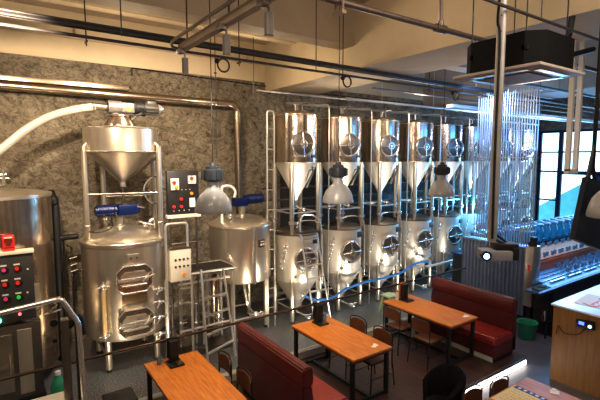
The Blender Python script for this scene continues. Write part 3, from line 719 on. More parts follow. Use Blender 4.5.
# ------------------------------------------------------------------ wall pipe etc
b = MB(); tube(b, [(-2.5, 9.1, 4.86), (4.46, 9.1, 4.81), (4.56, 9.1, 4.7), (4.6, 9.1, 2.0)], .085, fil=.25, seg=16)
single('duct_pipe', b, 'pipe_steel', 'thick steel pipe along the rough wall bending down beside the kettle', 'pipe')
b = MB(); bb(b, -2.5, 2.2, 9.05, 9.3, 4.92, 5.02, .01)
single('pipe_shelf', b, 'pipe_steel', 'brown painted ledge on the rough wall above the steel pipe', 'ledge')
b = MB(); tube(b, [(-2.5, 9.2, 5.83), (18.5, 9.2, 5.83)], .028)
for x in (1.3, 4.9, 9): tube(b, [(x, 9.2, 5.83), (x, 9.2, 6.12)], .022)
single('wall_conduit', b, 'tanpipe', 'tan painted conduit along the cream upper wall', 'conduit')
b = MB(); tube(b, [(2.3, 9.22, 5.25), (2.3, 9.22, 5.4), (5.55, 9.22, 5.32), (5.55, 9.22, 5.42)], .012, fil=.03); tube(b, [(5.6, 9.2, 5.28), (12, 9.2, 5.28)], .012)
single('thin_cable', b, 'blackm', 'thin black cable strung along the top of the rough wall', 'cable')
# hanging threaded rod with clamp (by the kettle)
b = MB(); tube(b, [(3.2, 6.0, ZC), (3.2, 6.0, 3.9)], .008)
b = MB(); tube(b, [(-.02, 8.6, ZC), (-.02, 8.6, 5.95), (.02, 8.6, 5.6), (-.3, 8.9, 5.3)], .11, fil=.15, seg=16); single('drain_pipe', b, 'conduit', 'grey drain pipe at the top left corner of the ceiling', 'pipe')
# ------------------------------------------------------------------ control board on stand
b.free()
t = thing('control_board', 'black electrical board with red switches on a steel stand', 'control panel', (2.62, 7.35, 0))
b = MB(); bb(b, -.28, .28, -.02, .08, 2.62, 3.38, .008); obj('board', b, 'panelblack', t)
b = MB(); bb(b, -.3, .3, -.05, .08, 2.56, 2.62, .006); obj('board_sill', b, 'ivory', t)
for (x, z) in ((-.16, 3.15), (.15, 3.22)):
    b = MB(); box(b, (x, -.04, z), (.14, .04, .2 if x < 0 else .14), bev=.006); s_ = obj('switch_box', b, 'ivory', t)
    b = MB(); cyl(b, (x - .02, -.06, z + .03), (x - .02, -.09, z + .03), .03, seg=12); obj('switch', b, 'btn_red', s_)
    if x < 0:
        b = MB(); cyl(b, (x + .02, -.06, z - .05), (x + .02, -.09, z - .05), .028, seg=12); obj('switch', b, 'btn_orange', s_)
for (x, z, m_) in ((-.18, 2.76, 'btn_red'), (-.05, 2.76, 'btn_red'), (-.05, 2.89, 'btn_red'), (.14, 2.98, 'btn_orange')):
    b = MB(); cyl(b, (x, -.02, z), (x, -.05, z), .026, seg=12); obj('button', b, m_, t)
b = MB(); bb(b, .1, .2, -.04, 0, 2.74, 2.9); obj('socket_outlet', b, 'white', t)
b = MB()
for i in range(4):
    cyl(b, (-.18 + .09 * i, -.02, 2.69), (-.18 + .09 * i, -.035, 2.69), .009, seg=8); cyl(b, (-.1 + .07 * i, -.02, 3.05), (-.1 + .07 * i, -.035, 3.05), .007, seg=8)
obj('indicator_dot', b, 'ivory', t)
for x in (-.24, .24):
    b = MB(); tube(b, [(x, .03, 0), (x, .03, 2.58)], .022); obj('leg', b, 'steel_dark', t)
b = MB(); tube(b, [(-.24, .03, 2.1), (.24, .03, 2.1)], .018); tube(b, [(-.24, .03, 1.95), (.24, .03, 1.95)], .018); obj('stand_rail', b, 'steel_dark', t)
b = MB(); bb(b, -.04, .08, -.02, .02, 0, .15, .005)
single('wall_box', b, 'walls', 'small grey junction box on the rough wall above the control board', 'box', (2.9, 9.27, 3.98))
b = MB(); torus(b, (0, 0, 0), .25, .012, xrot(), 36, 6); sph(b, (.05, 0, -.15), .03, seg=8)
single('hanging_hoop', b, 'chrome', 'thin steel hoop hanging beside the hopper poles', 'hoop', (2.35, 7.9, 3.02))

# pump control box on U frame
t = thing('pump_console', 'small steel pump control box on a bent pipe frame', 'control box', (2.42, 7.08, 0))
b = MB(); tube(b, [(-.2, .04, .0), (-.2, .04, 2.5), (.17, .04, 2.5), (.17, .04, 1.5)], .022, fil=.06, seg=10); obj('pipe_frame', b, 'tube', t)
b = MB(); box(b, (.01, 0, 1.8), (.36, .13, .55), bev=.01); obj('console_box', b, 'ivory', t)
b = MB()
for r in range(2):
    for c in range(4): cyl(b, (-.08 + c * .07, -.06, 1.9 - r * .12), (-.08 + c * .07, -.08, 1.9 - r * .12), .018, seg=10)
obj('knob', b, 'black', t)
b = MB(); cyl(b, (.06, -.06, 1.63), (.06, -.085, 1.63), .03, seg=12); obj('stop_button', b, 'btn_orange', t)
b = MB(); box(b, (.01, 0, 2.09), (.38, .15, .03)); obj('console_lid', b, 'steel', t)

# pipework maze between mash tun and kettle
t = thing('pump_skid', 'cluster of steel pumps, valves and pipes beneath the service platform', 'pump skid', (3.0, 7.75, 0))
rnd = random.Random(3)
for k in range(9):
    b = MB(); x = -.42 + k * .10; y = rnd.uniform(-.35, .35); z1 = rnd.uniform(.9, 1.5)
    tube(b, [(x, y, .12), (x, y, z1), (x + rnd.choice((-.2, .2)), y - .1, z1 + .02)], .022, fil=.05)
    for z in (rnd.uniform(.3, .6), rnd.uniform(.7, z1)):
        sph(b, (x, y - .02, z), .045, seg=10); tube(b, [(x, y - .03, z), (x + .08, y - .12, z + .04)], .012)
    obj('valve_pipe', b, 'chrome' if k % 2 else 'tube', t)
for x, y in ((-.35, -.1), (.25, 0)):
    b = MB(); cyl(b, (x, y - .2, .28), (x, y + .1, .28), .12, seg=18); cyl(b, (x, y - .26, .28), (x, y - .2, .28), .09, seg=18); obj('pump', b, 'steel', t)
b = MB(); cyl(b, (.28, -.2, .35), (.28, -.2, 1.3), .1, seg=18); sph(b, (.28, -.2, 1.3), .1); sph(b, (.28, -.2, .35), .1); obj('filter_vessel', b, 'steel', t)
b = MB(); tube(b, [(-.5, -.4, .5), (.5, -.4, .5)], .022); tube(b, [(-.5, -.35, 1.35), (.5, -.35, 1.35)], .022); tube(b, [(-.5, .2, .8), (.5, .2, .8)], .022); obj('manifold', b, 'tube', t)
b = MB(); bb(b, -.5, .5, -.45, .45, .0, .1); obj('skid_base', b, 'steel_dark', t)
# valves on right side of the mash tun
t = thing('valve_manifold', 'stacked butterfly valves on a pipe right of the mash tun', 'valves', (2.27, 7.35, 0))
b = MB(); tube(b, [(0, 0, 0), (0, 0, 1.5)], .028); obj('standpipe', b, 'tube', t)
for z in (.55, .85, 1.12, 1.35):
    b = MB(); torus(b, (0, -.02, z), .045, .016, None, 14, 6); tube(b, [(0, 0, z), (-.22, .05, z)], .022); sph(b, (-.12, .0, z), .045, seg=10); tube(b, [(-.12, -.03, z), (-.2, -.14, z - .04)], .013); obj('butterfly_valve', b, 'chrome', t)

# service platform
t = thing('service_platform', 'steel grating platform in front of the kettle', 'platform', (3.05, 7.4, 0))
b = MB(); bb(b, -.42, .42, -.3, .3, 1.56, 1.6)
for k in range(12): bb(b, -.42, .42, -.3 + k * .052, -.285 + k * .052, 1.6, 1.615)
obj('grating', b, 'steel_dark', t)
b = MB()
tube(b, [(-.42, -.32, 1.6), (.42, -.32, 1.6), (.42, .3, 1.6), (-.42, .3, 1.6), (-.42, -.32, 1.6)], .022); obj('edge_rail', b, 'tube', t)
for x, y in ((-.4, -.28), (.4, -.28), (-.4, .28), (.4, .28)):
    b = MB(); tube(b, [(x, y, 0), (x, y, 1.58)], .022); obj('leg', b, 'tube', t)

def ladder(name, label, foot0, foot1, top0, top1, n=5, handle=False):
    t = thing(name, label, 'ladder', (foot0[0], foot0[1], 0))
    o_ = Vector((foot0[0], foot0[1], 0))
    f0, f1, t0, t1 = [Vector(p) - o_ for p in (foot0, foot1, top0, top1)]
    for a, c in ((f0, t0), (f1, t1)):
        b = MB(); tube(b, [a, c], .02, seg=10); obj('rail', b, 'tube', t)
    for k in range(1, n + 1):
        u = k / (n + .6); b = MB(); p, q = f0.lerp(t0, u), f1.lerp(t1, u); box(b, (p + q) / 2, ((q - p).length, .05, .022), rz=math.atan2((q - p).y, (q - p).x)); obj('rung', b, 'tube', t)
    if handle:
        b = MB(); tube(b, [t0, t0 + Vector((0, 0, .25)), t0.lerp(t1, .35) + Vector((0, .05, .36)), t1 + Vector((0, .05, .3)), t1 + Vector((.12, 0, .1)), t1 + Vector((.14, 0, -.4))], .016, smooth=True); obj('hand_loop', b, 'tube', t)
        b = MB(); q = (t1 - t0); box(b, (t0 + t1) / 2, (q.length + .1, .2, .03), rz=math.atan2(q.y, q.x)); obj('top_step', b, 'steel_dark', t)
    return t
ladder('step_ladder', 'steel ladder leaning on the service platform below the kettle', (2.70, 6.58, 0), (3.36, 6.9, 0), (2.80, 7.06, 1.66), (3.22, 7.06, 1.62), 5)
ladder('step_ladder', 'slim steel ladder standing in front of the leftmost tanks', (5.28, 7.0, 0), (5.68, 6.97, 0), (5.08, 7.3, 2.05), (5.50, 7.3, 2.05), 7, True)

# ------------------------------------------------------------------ balustrade
t = thing('glass_balustrade', 'glass barrier with thin dark handrail between tables and brewery', 'railing', (0, 6.17, 0))
b = MB(); tube(b, [(-2.5, 0, .93), (9.2, 0, .93)], .02, seg=10); obj('handrail', b, pmat('dark_bronze_rail', (.09, .05, .04), .3, .7, var=.1), t)
for k in range(9):
    x0 = -2.45 + k * 1.29
    b = MB(); bb(b, x0, x0 + 1.27, -.006, .006, .13, .92); obj('glass_pane', b, 'glass', t, 0)

# ------------------------------------------------------------------ tables
def table(label, x0, x1, y0, y1):
    cx, cy = (x0 + x1) / 2, (y0 + y1) / 2; w, l = x1 - x0, y1 - y0
    t = thing('dining_table', label, 'table', (cx, cy, 0), 0, 'wooden dining tables')
    b = MB(); box(b, (0, 0, .735), (w, l, .03), bev=.004); obj('tabletop', b, 'table', t)
    b = MB(); box(b, (0, 0, .705), (w - .02, l - .02, .03)); obj('tabletop_core', b, 'table_edge', t)
    for sx in (-1, 1):
        for sy in (-1, 1):
            x, y = sx * (w / 2 - .05), sy * (l / 2 - .07)
            b = MB(); bb(b, x - .028, x + .028, y - .028, y + .028, 0, .69, .004); obj('leg', b, 'blackm', t)
    b = MB()
    for sy in (-1, 1):
        y = sy * (l / 2 - .07); bb(b, -w / 2 + .05, w / 2 - .05, y - .02, y + .02, .65, .69); bb(b, -w / 2 + .05, w / 2 - .05, y - .02, y + .02, 0.02, .06)
    bb(b, -.02, .02, -l / 2 + .07, l / 2 - .07, .65, .69); bb(b, -.02, .02, -l / 2 + .07, l / 2 - .07, .02, .06)
    obj('frame', b, 'blackm', t)
    return t
table('orange wooden table nearest the mash tun at lower left', 1.50, 2.27, 4.36, 5.96)
table('orange wooden table beside the first red booth, in the middle', 3.96, 4.75, 4.38, 5.96)
table('orange wooden table in front of the second red booth', 6.15, 6.94, 4.36, 5.96)

def place_z(o, z): o.location.z = z

# fourth table (low floor level)
t4 = table('wooden table with the printed menu at the lower right', 4.15, 5.52, 1.7, 2.74)

# ------------------------------------------------------------------ chairs
def chair(label):
    t = thing('dining_chair', label, 'chair', group='plywood dining chairs')
    # seat faces +X, back at x=0
    b = MB(); box(b, (.22, 0, .455), (.40, .38, .018), bev=.006); obj('seat', b, 'ply', t)
    b = MB()
    n = 9; rows = []
    for i in range(n):
        y = -.19 + .38 * i / (n - 1); c = .035 * (1 - (y / .19) ** 2)
        top = .84 - .05 * (abs(y) / .19) ** 4
        rows.append([b.verts.new((-c + dx_, y, z)) for z in (.62, top) for dx_ in (0, -.014)])
    for a, c in zip(rows, rows[1:]):
        b.faces.new((a[0], c[0], c[2], a[2])); b.faces.new((a[1], a[3], c[3], c[1])); b.faces.new((a[2], c[2], c[3], a[3])); b.faces.new((a[0], a[1], c[1], c[0]))
    b.faces.new((rows[0][0], rows[0][2], rows[0][3], rows[0][1])); b.faces.new((rows[-1][0], rows[-1][1], rows[-1][3], rows[-1][2]))
    obj('backrest', b, 'ply', t)
    b = MB(); tube(b, [(-.02, -.205, .3), (-.015, -.205, .84), (-.045, -.1, .87), (-.055, 0, .875), (-.045, .1, .87), (-.015, .205, .84), (-.02, .205, .3)], .009, seg=8, fil=.04)
    tube(b, [(.02, -.19, .44), (.42, -.19, .44), (.42, .19, .44), (.02, .19, .44), (.02, -.19, .44)], .009, fil=.03)
    tube(b, [(.0, -.19, .2), (.42, -.19, .2)], .007); tube(b, [(.0, .19, .2), (.42, .19, .2)], .007)
    obj('frame', b, 'blackm', t)
    for sx, x0, x1 in ((0, -.02, -.07), (1, .42, .45)):
        for y in (-.2, .2):
            b = MB(); tube(b, [(x0, y, .46), (x1, y * 1.08, 0)], .010, seg=8); obj('leg', b, 'blackm', t)
    return t
c0 = chair('plywood chair tucked into the third table, farther from camera'); c0.location = (5.86, 5.42, 0)
dup(c0, (5.84, 4.74, 0), 0, 'plywood chair tucked into the third table, nearer the camera')
dup(c0, (4.92, 5.34, 0), PI, 'plywood chair right of the middle table, farther of the two')
dup(c0, (4.92, 4.76, 0), PI, 'plywood chair right of the middle table, nearer of the two')
dup(c0, (2.43, 5.36, 0), PI, 'plywood chair right of the lower left table, beside the booth, farther one')
dup(c0, (2.43, 4.78, 0), PI, 'plywood chair right of the lower left table, beside the booth, nearer one')
dup(c0, (4.58, 2.90, 0), -PI / 2, 'plywood chair with curved back at the menu table, left one')
dup(c0, (5.07, 2.84, 0), -PI / 2, 'plywood chair with curved back at the menu table, right one')
for o in list(bpy.data.objects):
    if o.name.startswith('dining_chair') and o.location.y < 3.2: o.location.z = -.06
t4.location.z = 0

# booths
def booth(label, x, y0, y1, flip, kick):
    L = y1 - y0; s = 1 if flip else -1   # s: direction the seat projects
    mb, md, ms = ('leather', 'leather_dark', 'leather_red')
    t = thing('booth_bench', label, 'bench', (x, y0, 0), 0, 'red leatherette booth benches')
    b = MB(); prism(b, [(0, .08), (s * .12, .08), (s * .16, .62), (s * .15, .80), (0, .80)], 'Y', 0, L); bmesh.ops.bevel(b, geom=list(b.edges), offset=.018, segments=2, affect='EDGES'); obj('backrest', b, md, t)
    b = MB(); prism(b, [(0, .80), (s * .15, .80), (s * .165, .87), (s * .15, 1.03), (s * .12, 1.06), (s * .03, 1.06), (0, 1.03)], 'Y', -.005, L + .005); bmesh.ops.bevel(b, geom=list(b.edges), offset=.018, segments=2, affect='EDGES'); obj('headrest', b, mb, t)
    b = MB(); prism(b, [(s * .13, .32), (s * .72, .32), (s * .74, .36), (s * .74, .44), (s * .71, .47), (s * .14, .46)], 'Y', -.01, L + .01); bmesh.ops.bevel(b, geom=list(b.edges), offset=.02, segments=3, affect='EDGES'); obj('seat_cushion', b, ms, t)
    b = MB(); prism(b, [(s * .05, .1), (s * .70, .1), (s * .70, .34), (s * .05, .34)], 'Y', 0, L); obj('seat_base', b, md, t)
    b = MB(); prism(b, [(s * .08, .0), (s * .66, .0), (s * .66, .1), (s * .08, .1)], 'Y', .02, L - .02); obj('plinth', b, 'black', t)
    if kick == 'kerb': b = MB(); bb(b, s * .665, s * .68, .05, L - .05, .0, .09); obj('kick_strip', b, 'kerb', t)
    return t
booth('first red booth bench with tall back toward the lower left table', 2.88, 4.08, 5.86, True, 'black')
booth('second red booth bench, its cushioned front facing the third table', 7.64, 4.02, 5.82, False, 'kerb')

# things on the tables
def caddy(label, loc, col, rz=0, cyls=()):
    t = thing('napkin_caddy', label, 'napkin holder', loc, rz, 'black caddies on the tables')
    b = MB(); box(b, (0, 0, .16), (.12, .10, .32), bev=.006); box(b, (0, -.06, .012), (.2, .24, .024), bev=.008); obj('holder', b, 'black', t)
    b = MB(); box(b, (0, .055, .2), (.15, .012, .28)); obj('back_card', b, col, t)
    b = MB(); cyl(b, (.03, -.12, .024), (.03, -.12, .05), .05, seg=16); obj('coaster', b, 'steel_dark', t)
    return t
caddy('black napkin caddy on the lower left table beside a small glass', (1.86, 5.78, .75), 'black')
caddy('black napkin caddy on the far end of the middle table', (4.42, 5.80, .75), 'black')
caddy('black caddy with orange card on the third table', (6.58, 5.78, .75), 'orange')
t = thing('water_glass', 'small clear glass left of the caddy on the lower left table', 'glass', (1.68, 5.83, .75))
b = MB(); lathe(b, [(0, .004), (.03, .004), (.038, .1), (.035, .1), (.027, .012), (0, .012)], seg=20); obj('tumbler', b, 'tumbler', t)
b = MB(); cyl(b, (0, 0, .012), (0, 0, .05), .027, seg=16); obj('water', b, 'ivory', t)
t = thing('yellow_bottle', 'yellow squeeze bottle beside the orange caddy on the third table', 'bottle', (6.74, 5.86, .75))
b = MB(); lathe(b, [(0, 0), (.035, 0), (.035, .2), (.02, .24), (.012, .26), (0, .3)], seg=16); obj('bottle_body', b, 'yellow', t)
b = MB(); torus(b, (0, 0, .2), .034, .004, None, 16, 6); obj('collar', b, 'orange', t)
t = thing('sauce_jar', 'small pale jar left of the orange caddy on the third table', 'jar', (6.45, 5.85, .75))
b = MB(); lathe(b, [(0, 0), (.035, 0), (.035, .14), (.03, .17), (0, .17)], seg=16); obj('jar_body', b, 'ivory', t)
b = MB(); cyl(b, (0, 0, .17), (0, 0, .19), .03, seg=14); obj('lid', b, 'orange', t)
b = MB(); cyl(b, (0, 0, 0), (0, 0, .13), .03, .036, seg=16)
single('small_tumbler', b, 'tumbler', 'small glass right of the caddy on the middle table', 'glass', (4.58, 5.83, .75))
b = MB(); box(b, (0, 0, .002), (.13, .06, .004), rz=.3); box(b, (.03, .03, .006), (.05, .05, .004), rz=.9)
single('paper_slip', b, 'paper', 'small white paper slip on the near corner of the middle table', 'paper', (4.55, 4.55, .751))
b = MB(); box(b, (0, 0, .002), (.13, .06, .004), rz=-.3); box(b, (.03, .03, .006), (.05, .05, .004), rz=.5)
single('paper_slip', b, 'paper', 'small white paper slip on the near corner of the third table', 'paper', (6.78, 4.5, .751))

# menu on fourth table
t = thing('printed_menu', 'cream printed menu sheet with a navy header band on the near table', 'menu', (4.93, 2.42, .751))
b = MB(); box(b, (0, 0, .002), (.54, .60, .003)); obj('sheet', b, 'menu', t)
b = MB(); box(b, (.225, 0, .0045), (.075, .56, .003)); h_ = obj('header_band', b, 'navy', t)
for k, s_ in enumerate((.03, .035, .022, .04, .03, .036, .024)):
    b = MB(); y = .22 - k * .07; box(b, (.225, y, .0065), (.035, s_, .0015), rz=.4 * (k % 3 - 1)); box(b, (.235, y - .01, .0066), (.012, .02, .0015), rz=-.5); obj('header_letter', b, 'paper', h_)
b = MB()
for r in range(6):
    x = .13 - r * .06; y = .25
    while y > -.24:
        w = rnd.uniform(.015, .05); box(b, (x, y - w / 2, .0045), (.004, w, .0012)); y -= w + .015
obj('text_line', b, pmat('brown_print', (.22, .15, .08), .6, var=.1), t)
b = MB(); box(b, (0, 0, .003), (.10, .1, .004), rz=.5); box(b, (.05, .03, .007), (.06, .05, .004), rz=.1)
single('paper_slip', b, 'paper', 'small white paper slip at the right edge of the menu table', 'paper', (5.42, 2.35, .751))

# black tub chair
t = thing('tub_chair', 'black rounded tub chair in the shadow behind the menu table', 'chair', (4.68, 3.42, -.12), PI * .9)
b = MB()
n = 22; rows = []
for i in range(n + 1):
    a = -2.0 + 4.0 * i / n; top = .90 - .24 * (abs(a) / 2.0) ** 2.2
    ring = []
    for (r, z) in ((.27, .34), (.29, top), (.25, top + .03), (.21, top - .01), (.20, .36)):
        ring.append(b.verts.new((-r * math.cos(a), r * math.sin(a) * 1.05, z)))
    rows.append(ring)
for a, c in zip(rows, rows[1:]):
    for k in range(5): b.faces.new((a[k], c[k], c[(k + 1) % 5], a[(k + 1) % 5]))
b.faces.new(rows[0]); b.faces.new(rows[-1][::-1])
obj('shell', b, pmat('matt_black_upholstery', (.006, .006, .007), .8, var=.3, scale=12, spec=.15), t, 60)
b = MB(); cyl(b, (0, 0, .34), (0, 0, .46), .23, .215, seg=28); obj('seat_cushion', b, 'black', t)
for a in (45, 135, 225, 315):
    x, y = .16 * math.cos(math.radians(a)), .16 * math.sin(math.radians(a)); b = MB(); tube(b, [(x, y, .35), (x * 1.3, y * 1.3, 0)], .014); obj('leg', b, 'blackm', t)

# black stool at lower left
t = thing('square_stool', 'black square topped stool at the lower left beside the first table', 'stool', (1.14, 5.80, 0))
b = MB(); box(b, (0, 0, .45), (.38, .38, .045), bev=.012); obj('seat', b, 'black', t)
for sx in (-1, 1):
    for sy in (-1, 1): b = MB(); tube(b, [(sx * .15, sy * .15, .43), (sx * .17, sy * .17, 0)], .014); obj('leg', b, 'blackm', t)
b = MB(); tube(b, [(-.16, -.16, .2), (.16, -.16, .2), (.16, .16, .2), (-.16, .16, .2), (-.16, -.16, .2)], .009); obj('foot_ring', b, 'blackm', t)

# lime plastic stool behind the balustrade
t = thing('plastic_stool', 'lime green plastic stool behind the third table near the tank legs', 'stool', (7.35, 6.9, 0))
b = MB(); box(b, (0, 0, .40), (.30, .30, .04), bev=.015); obj('seat', b, 'lime', t)
for sx in (-1, 1):
    for sy in (-1, 1):
        b = MB(); prism(b, [(sx * .10 - .025, sy * .10 - .025), (sx * .10 + .025, sy * .10 - .025), (sx * .10 + .025, sy * .10 + .025), (sx * .10 - .025, sy * .10 + .025)], 'Z', 0, .385)
        for v in b.verts:
            if v.co.z < .1: v.co.x += sx * .05; v.co.y += sy * .05
        obj('leg', b, 'lime', t)
b = MB()
for s_ in (-1, 1): box(b, (0, s_ * .125, .18), (.24, .015, .04)); box(b, (s_ * .125, 0, .18), (.015, .24, .04))
obj('stretcher', b, 'lime', t)

# LED strip on the platform's front face
t = thing('led_strip', 'bright white light strip along the foot of the wooden platform', 'light strip', (0, 3.84, -.12))
b = MB(); bb(b, 5.2, 7.62, -.03, .015, .005, .1, .006); obj('diffuser', b, 'ledstrip', t)
b = MB(); bb(b, 5.18, 7.64, -.04, .015, 0, .005); bb(b, 5.18, 7.64, -.032, .015, .1, .115); obj('channel', b, 'steel_dark', t)

# green bucket
t = thing('green_bucket', 'green plastic bucket on the floor between booth and wooden counter', 'bucket', (8.80, 4.42, -.12))
b = MB(); lathe(b, [(0, .01), (.14, .0), (.15, .01), (.19, .33), (.20, .34), (.20, .355), (.18, .35), (.14, .03), (0, .03)], seg=32); obj('pail', b, 'green_pl', t)
b = MB(); tube(b, [(-.195, 0, .32), (-.18, -.1, .28), (0, -.20, .23), (.18, -.1, .28), (.195, 0, .32)], .006, smooth=True); obj('handle', b, 'steel_dark', t)

# wooden counter box
t = thing('wooden_counter', 'large plywood counter box with a white top at the right edge', 'counter', (7.46, 3.33, -.12))
b = MB(); bb(b, 0, 2.6, -3.0, 0, 0, 1.28, .006); obj('body', b, 'counter_wood', t)
b = MB(); bb(b, -.03, 2.65, -3.0, .03, 1.28, 1.31, .005); obj('countertop', b, pmat('white_countertop', (.70, .74, .86), .3, var=.06, scale=3), t)
b = MB(); bb(b, .02, 2.55, -3.0, -.02, -.0, .05); obj('plinth', b, 'black', t)
t = thing('display_device', 'small black device with glowing blue display on the wooden counter side', 'display', (7.43, 2.83, 1.0))
b = MB(); box(b, (0, 0, 0), (.05, .26, .13), bev=.015, rot=Matrix.Rotation(-.12, 4, 'X')); obj('case', b, 'black', t)
b = MB(); box(b, (-.027, .05, .008), (.006, .075, .05)); obj('screen', b, 'led_blue', t)
b = MB(); cyl(b, (-.022, -.07, -.01), (-.032, -.07, -.01), .025, seg=12); obj('lamp', b, 'led_cyan', t)
b = MB(); tube(b, [(0, 0, -.06), (0, .1, -.2), (0, .3, -.24), (0, .4, -.15), (0, .42, -.3)], .006, smooth=True); obj('cable', b, 'black', t)
t = thing('counter_flyer', 'white flyer with red lettering lying on the white counter top', 'paper', (8.15, 2.95, 1.195))
b = MB(); box(b, (0, 0, .001), (.75, .5, .003), rz=.1); obj('sheet', b, 'paper', t)
b = MB()
for k in range(7): box(b, (-.25 + k * .075, -.02 + .01 * (k % 2), .004), (.05, .035 if k % 2 else .055, .002), rz=.3)
tube(b, [(-.3, .1, .004), (-.34, -.08, .004), (-.1, -.12, .004), (.3, -.12, .004)], .006, smooth=True)
obj('red_lettering', b, 'redink', t)
b = MB(); box(b, (.2, .02, .004), (.1, .05, .002)); obj('emblem', b, 'black', t)
b = MB(); box(b, (0, 0, .012), (.3, .22, .024), bev=.004)
single('napkin_stack', b, 'paper', 'stack of white napkins at the far right of the counter top', 'napkins', (8.9, 3.0, 1.192))

# ------------------------------------------------------------------ bar at right
t = thing('bar_counter', 'long blue lit bar counter with steel trough and brown top', 'bar counter', (8.95, 4.15, -.12))
BX = .32
b = MB(); bb(b, BX, 7.5, 0, .06, 0, .98, .004); bb(b, BX, BX + .03, .0, .4, 0, .95, .004); bb(b, .12, .15, .02, .05, 0, .95); bb(b, .12, BX, .02, .25, .32, .35); obj('front_panel', b, 'black', t)
b = MB(); bb(b, -.3, 7.55, -.03, .06, .98, 1.05, .006); obj('edge_trim', b, 'mullion', t)
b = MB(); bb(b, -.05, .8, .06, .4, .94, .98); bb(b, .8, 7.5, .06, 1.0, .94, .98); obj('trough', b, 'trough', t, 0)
b = MB()
for k in range(8): bb(b, .85 + k * .83, 1.5 + k * .83, .3, .34, .98, 1.02)
for k in range(3): bb(b, .85, 7.4, .45 + .15 * k, .47 + .15 * k, .98, 1.0)
obj('drip_rail', b, 'chrome', t, 0)
b = MB(); bb(b, .8, 7.5, .98, 1.06, .94, 1.2); obj('riser', b, 'barwood', t, 0)
b = MB(); bb(b, .8, 7.5, 1.0, 1.8, 1.2, 1.25, .005); obj('bar_top', b, 'barwood', t, 0)
b = MB(); bb(b, .85, 7.5, 1.1, 1.75, .0, 1.2); obj('body', b, 'black', t, 0)
# back shelf for jars
t = thing('back_shelf', 'dark back shelf behind the bar carrying tall glass jars', 'shelf', (9.8, 6.35, -.12))
b = MB(); bb(b, 0, 7.0, 0, .7, 1.18, 1.22); obj('board', b, 'mullion', t, 0)
b = MB(); bb(b, 0.05, 6.9, .05, .65, 0, 1.18); obj('body', b, 'black', t, 0)

def jar(label):
    t = thing('glass_jar', label, 'jar', group='tall blue lit glass jars behind the bar')
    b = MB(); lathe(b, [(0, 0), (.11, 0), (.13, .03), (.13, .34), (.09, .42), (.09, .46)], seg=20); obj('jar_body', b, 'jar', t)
    b = MB(); lathe(b, [(.11, .46), (.13, .47), (.13, .5), (.06, .53), (0, .54)], seg=18); obj('lid', b, 'jarlid', t)
    b = MB(); cyl(b, (0, -.12, .08), (0, -.18, .08), .02, seg=10); tube(b, [(0, -.17, .1), (0, -.17, .04)], .01); obj('tap', b, 'chrome', t)
    return t
j0 = None
for r in range(2):
    for k in range(14):
        x = 10.3 + k * .44 + r * .2; y = 6.52 + r * .3
        lab = 'tall blue lit glass jar with a lid on the back shelf behind the bar'
        if j0 is None: j0 = jar(lab); j0.location = (x, y, 1.1)
        else: dup(j0, (x, y, 1.1))

def tumbler():
    b = MB(); lathe(b, [(0, 0), (.03, 0), (.04, .11), (.036, .11), (.027, .01), (0, .01)], seg=14)
    return b
g0 = None
for row, (y, z, n, x0, dx) in enumerate(((5.24, 1.13, 26, 10.3, .2), (5.86, 1.13, 26, 10.2, .2), (4.65, .90, 16, 11.0, .2), (4.82, .90, 16, 11.1, .2), (4.98, .9, 12, 11.2, .22))):
    labs = ['clear glass tumbler in the front row on the brown bar top', 'clear glass tumbler in the rear row on the brown bar top', 'clear glass tumbler in the nearest row in the steel trough', 'clear glass tumbler in the middle row in the steel trough', 'clear glass tumbler in the row at the back of the steel trough']
    grps = ['tumblers along the front of the brown bar top', 'tumblers along the back of the brown bar top', 'nearest tumblers in the trough', 'middle tumblers in the trough', 'rear tumblers in the trough']
    for k in range(n):
        if g0 is None:
            g0 = single('glass_tumbler', tumbler(), 'tumbler', labs[0], 'glass', (x0, y, z), 0, grps[0]); o = g0
        else:
            o = g0.copy(); COL.objects.link(o); o['label'] = labs[row]; o['group'] = grps[row]
        o.location = (x0 + k * dx, y + .03 * (k % 2), z)
# dark tray + bin at the bar's end
b = MB(); box(b, (0, 0, .02), (.42, .2, .05), bev=.02); box(b, (.08, .02, .05), (.2, .14, .03), rz=.3, bev=.012)
single('folded_cloth', b, pmat('dark_olive_cloth', (.04, .06, .045), .8, var=.3, scale=12, bump=.4), 'dark olive cloth folded on the left end of the bar trough', 'cloth', (9.18, 4.36, .865))
for (x, m_, lab) in ((9.1, 'leather', 'small dark red bottle on the shelf under the bar end'), (9.17, 'white', 'small white bottle on the shelf under the bar end'), (9.24, 'blue', 'small blue bottle on the shelf under the bar end')):
    b = MB(); lathe(b, [(0, 0), (.028, 0), (.028, .12), (.012, .16), (.012, .2), (0, .2)], seg=14); single('small_bottle', b, m_, lab, 'bottle', (x, 4.26, .23))

# corrugated end panel + rod screen
t = thing('corrugated_screen', 'corrugated steel screen panel behind the second red booth', 'screen', (9.3, 4.6, -.12))
b = MB()
n = 34; y0_, y1_ = .18, 1.75
pts = []
for i in range(n * 2 + 1):
    y = y0_ + (y1_ - y0_) * i / (n * 2); pts.append((.0 + (.035 if (i // 2) % 2 else 0), y))
v0 = [b.verts.new((x, y, .25)) for x, y in pts]; v1 = [b.verts.new((x, y, 1.75)) for x, y in pts]
for i in range(len(pts) - 1): b.faces.new((v0[i], v0[i + 1], v1[i + 1], v1[i]))
obj('corrugated_sheet', b, 'corr', t, 0)
b = MB(); bb(b, -.02, .28, 0, .18, .5, 1.82, .008); obj('end_post', b, 'steel_soft', t)
b = MB(); bb(b, -.01, .3, .18, 1.75, 1.74, 1.79, .005); obj('cap', b, 'corr', t)
b = MB(); bb(b, .05, .28, .05, .15, 0, .5); bb(b, .05, .28, 1.6, 1.7, 0, .5); bb(b, .06, .26, .18, 1.75, .2, 1.72); obj('base', b, 'black', t)
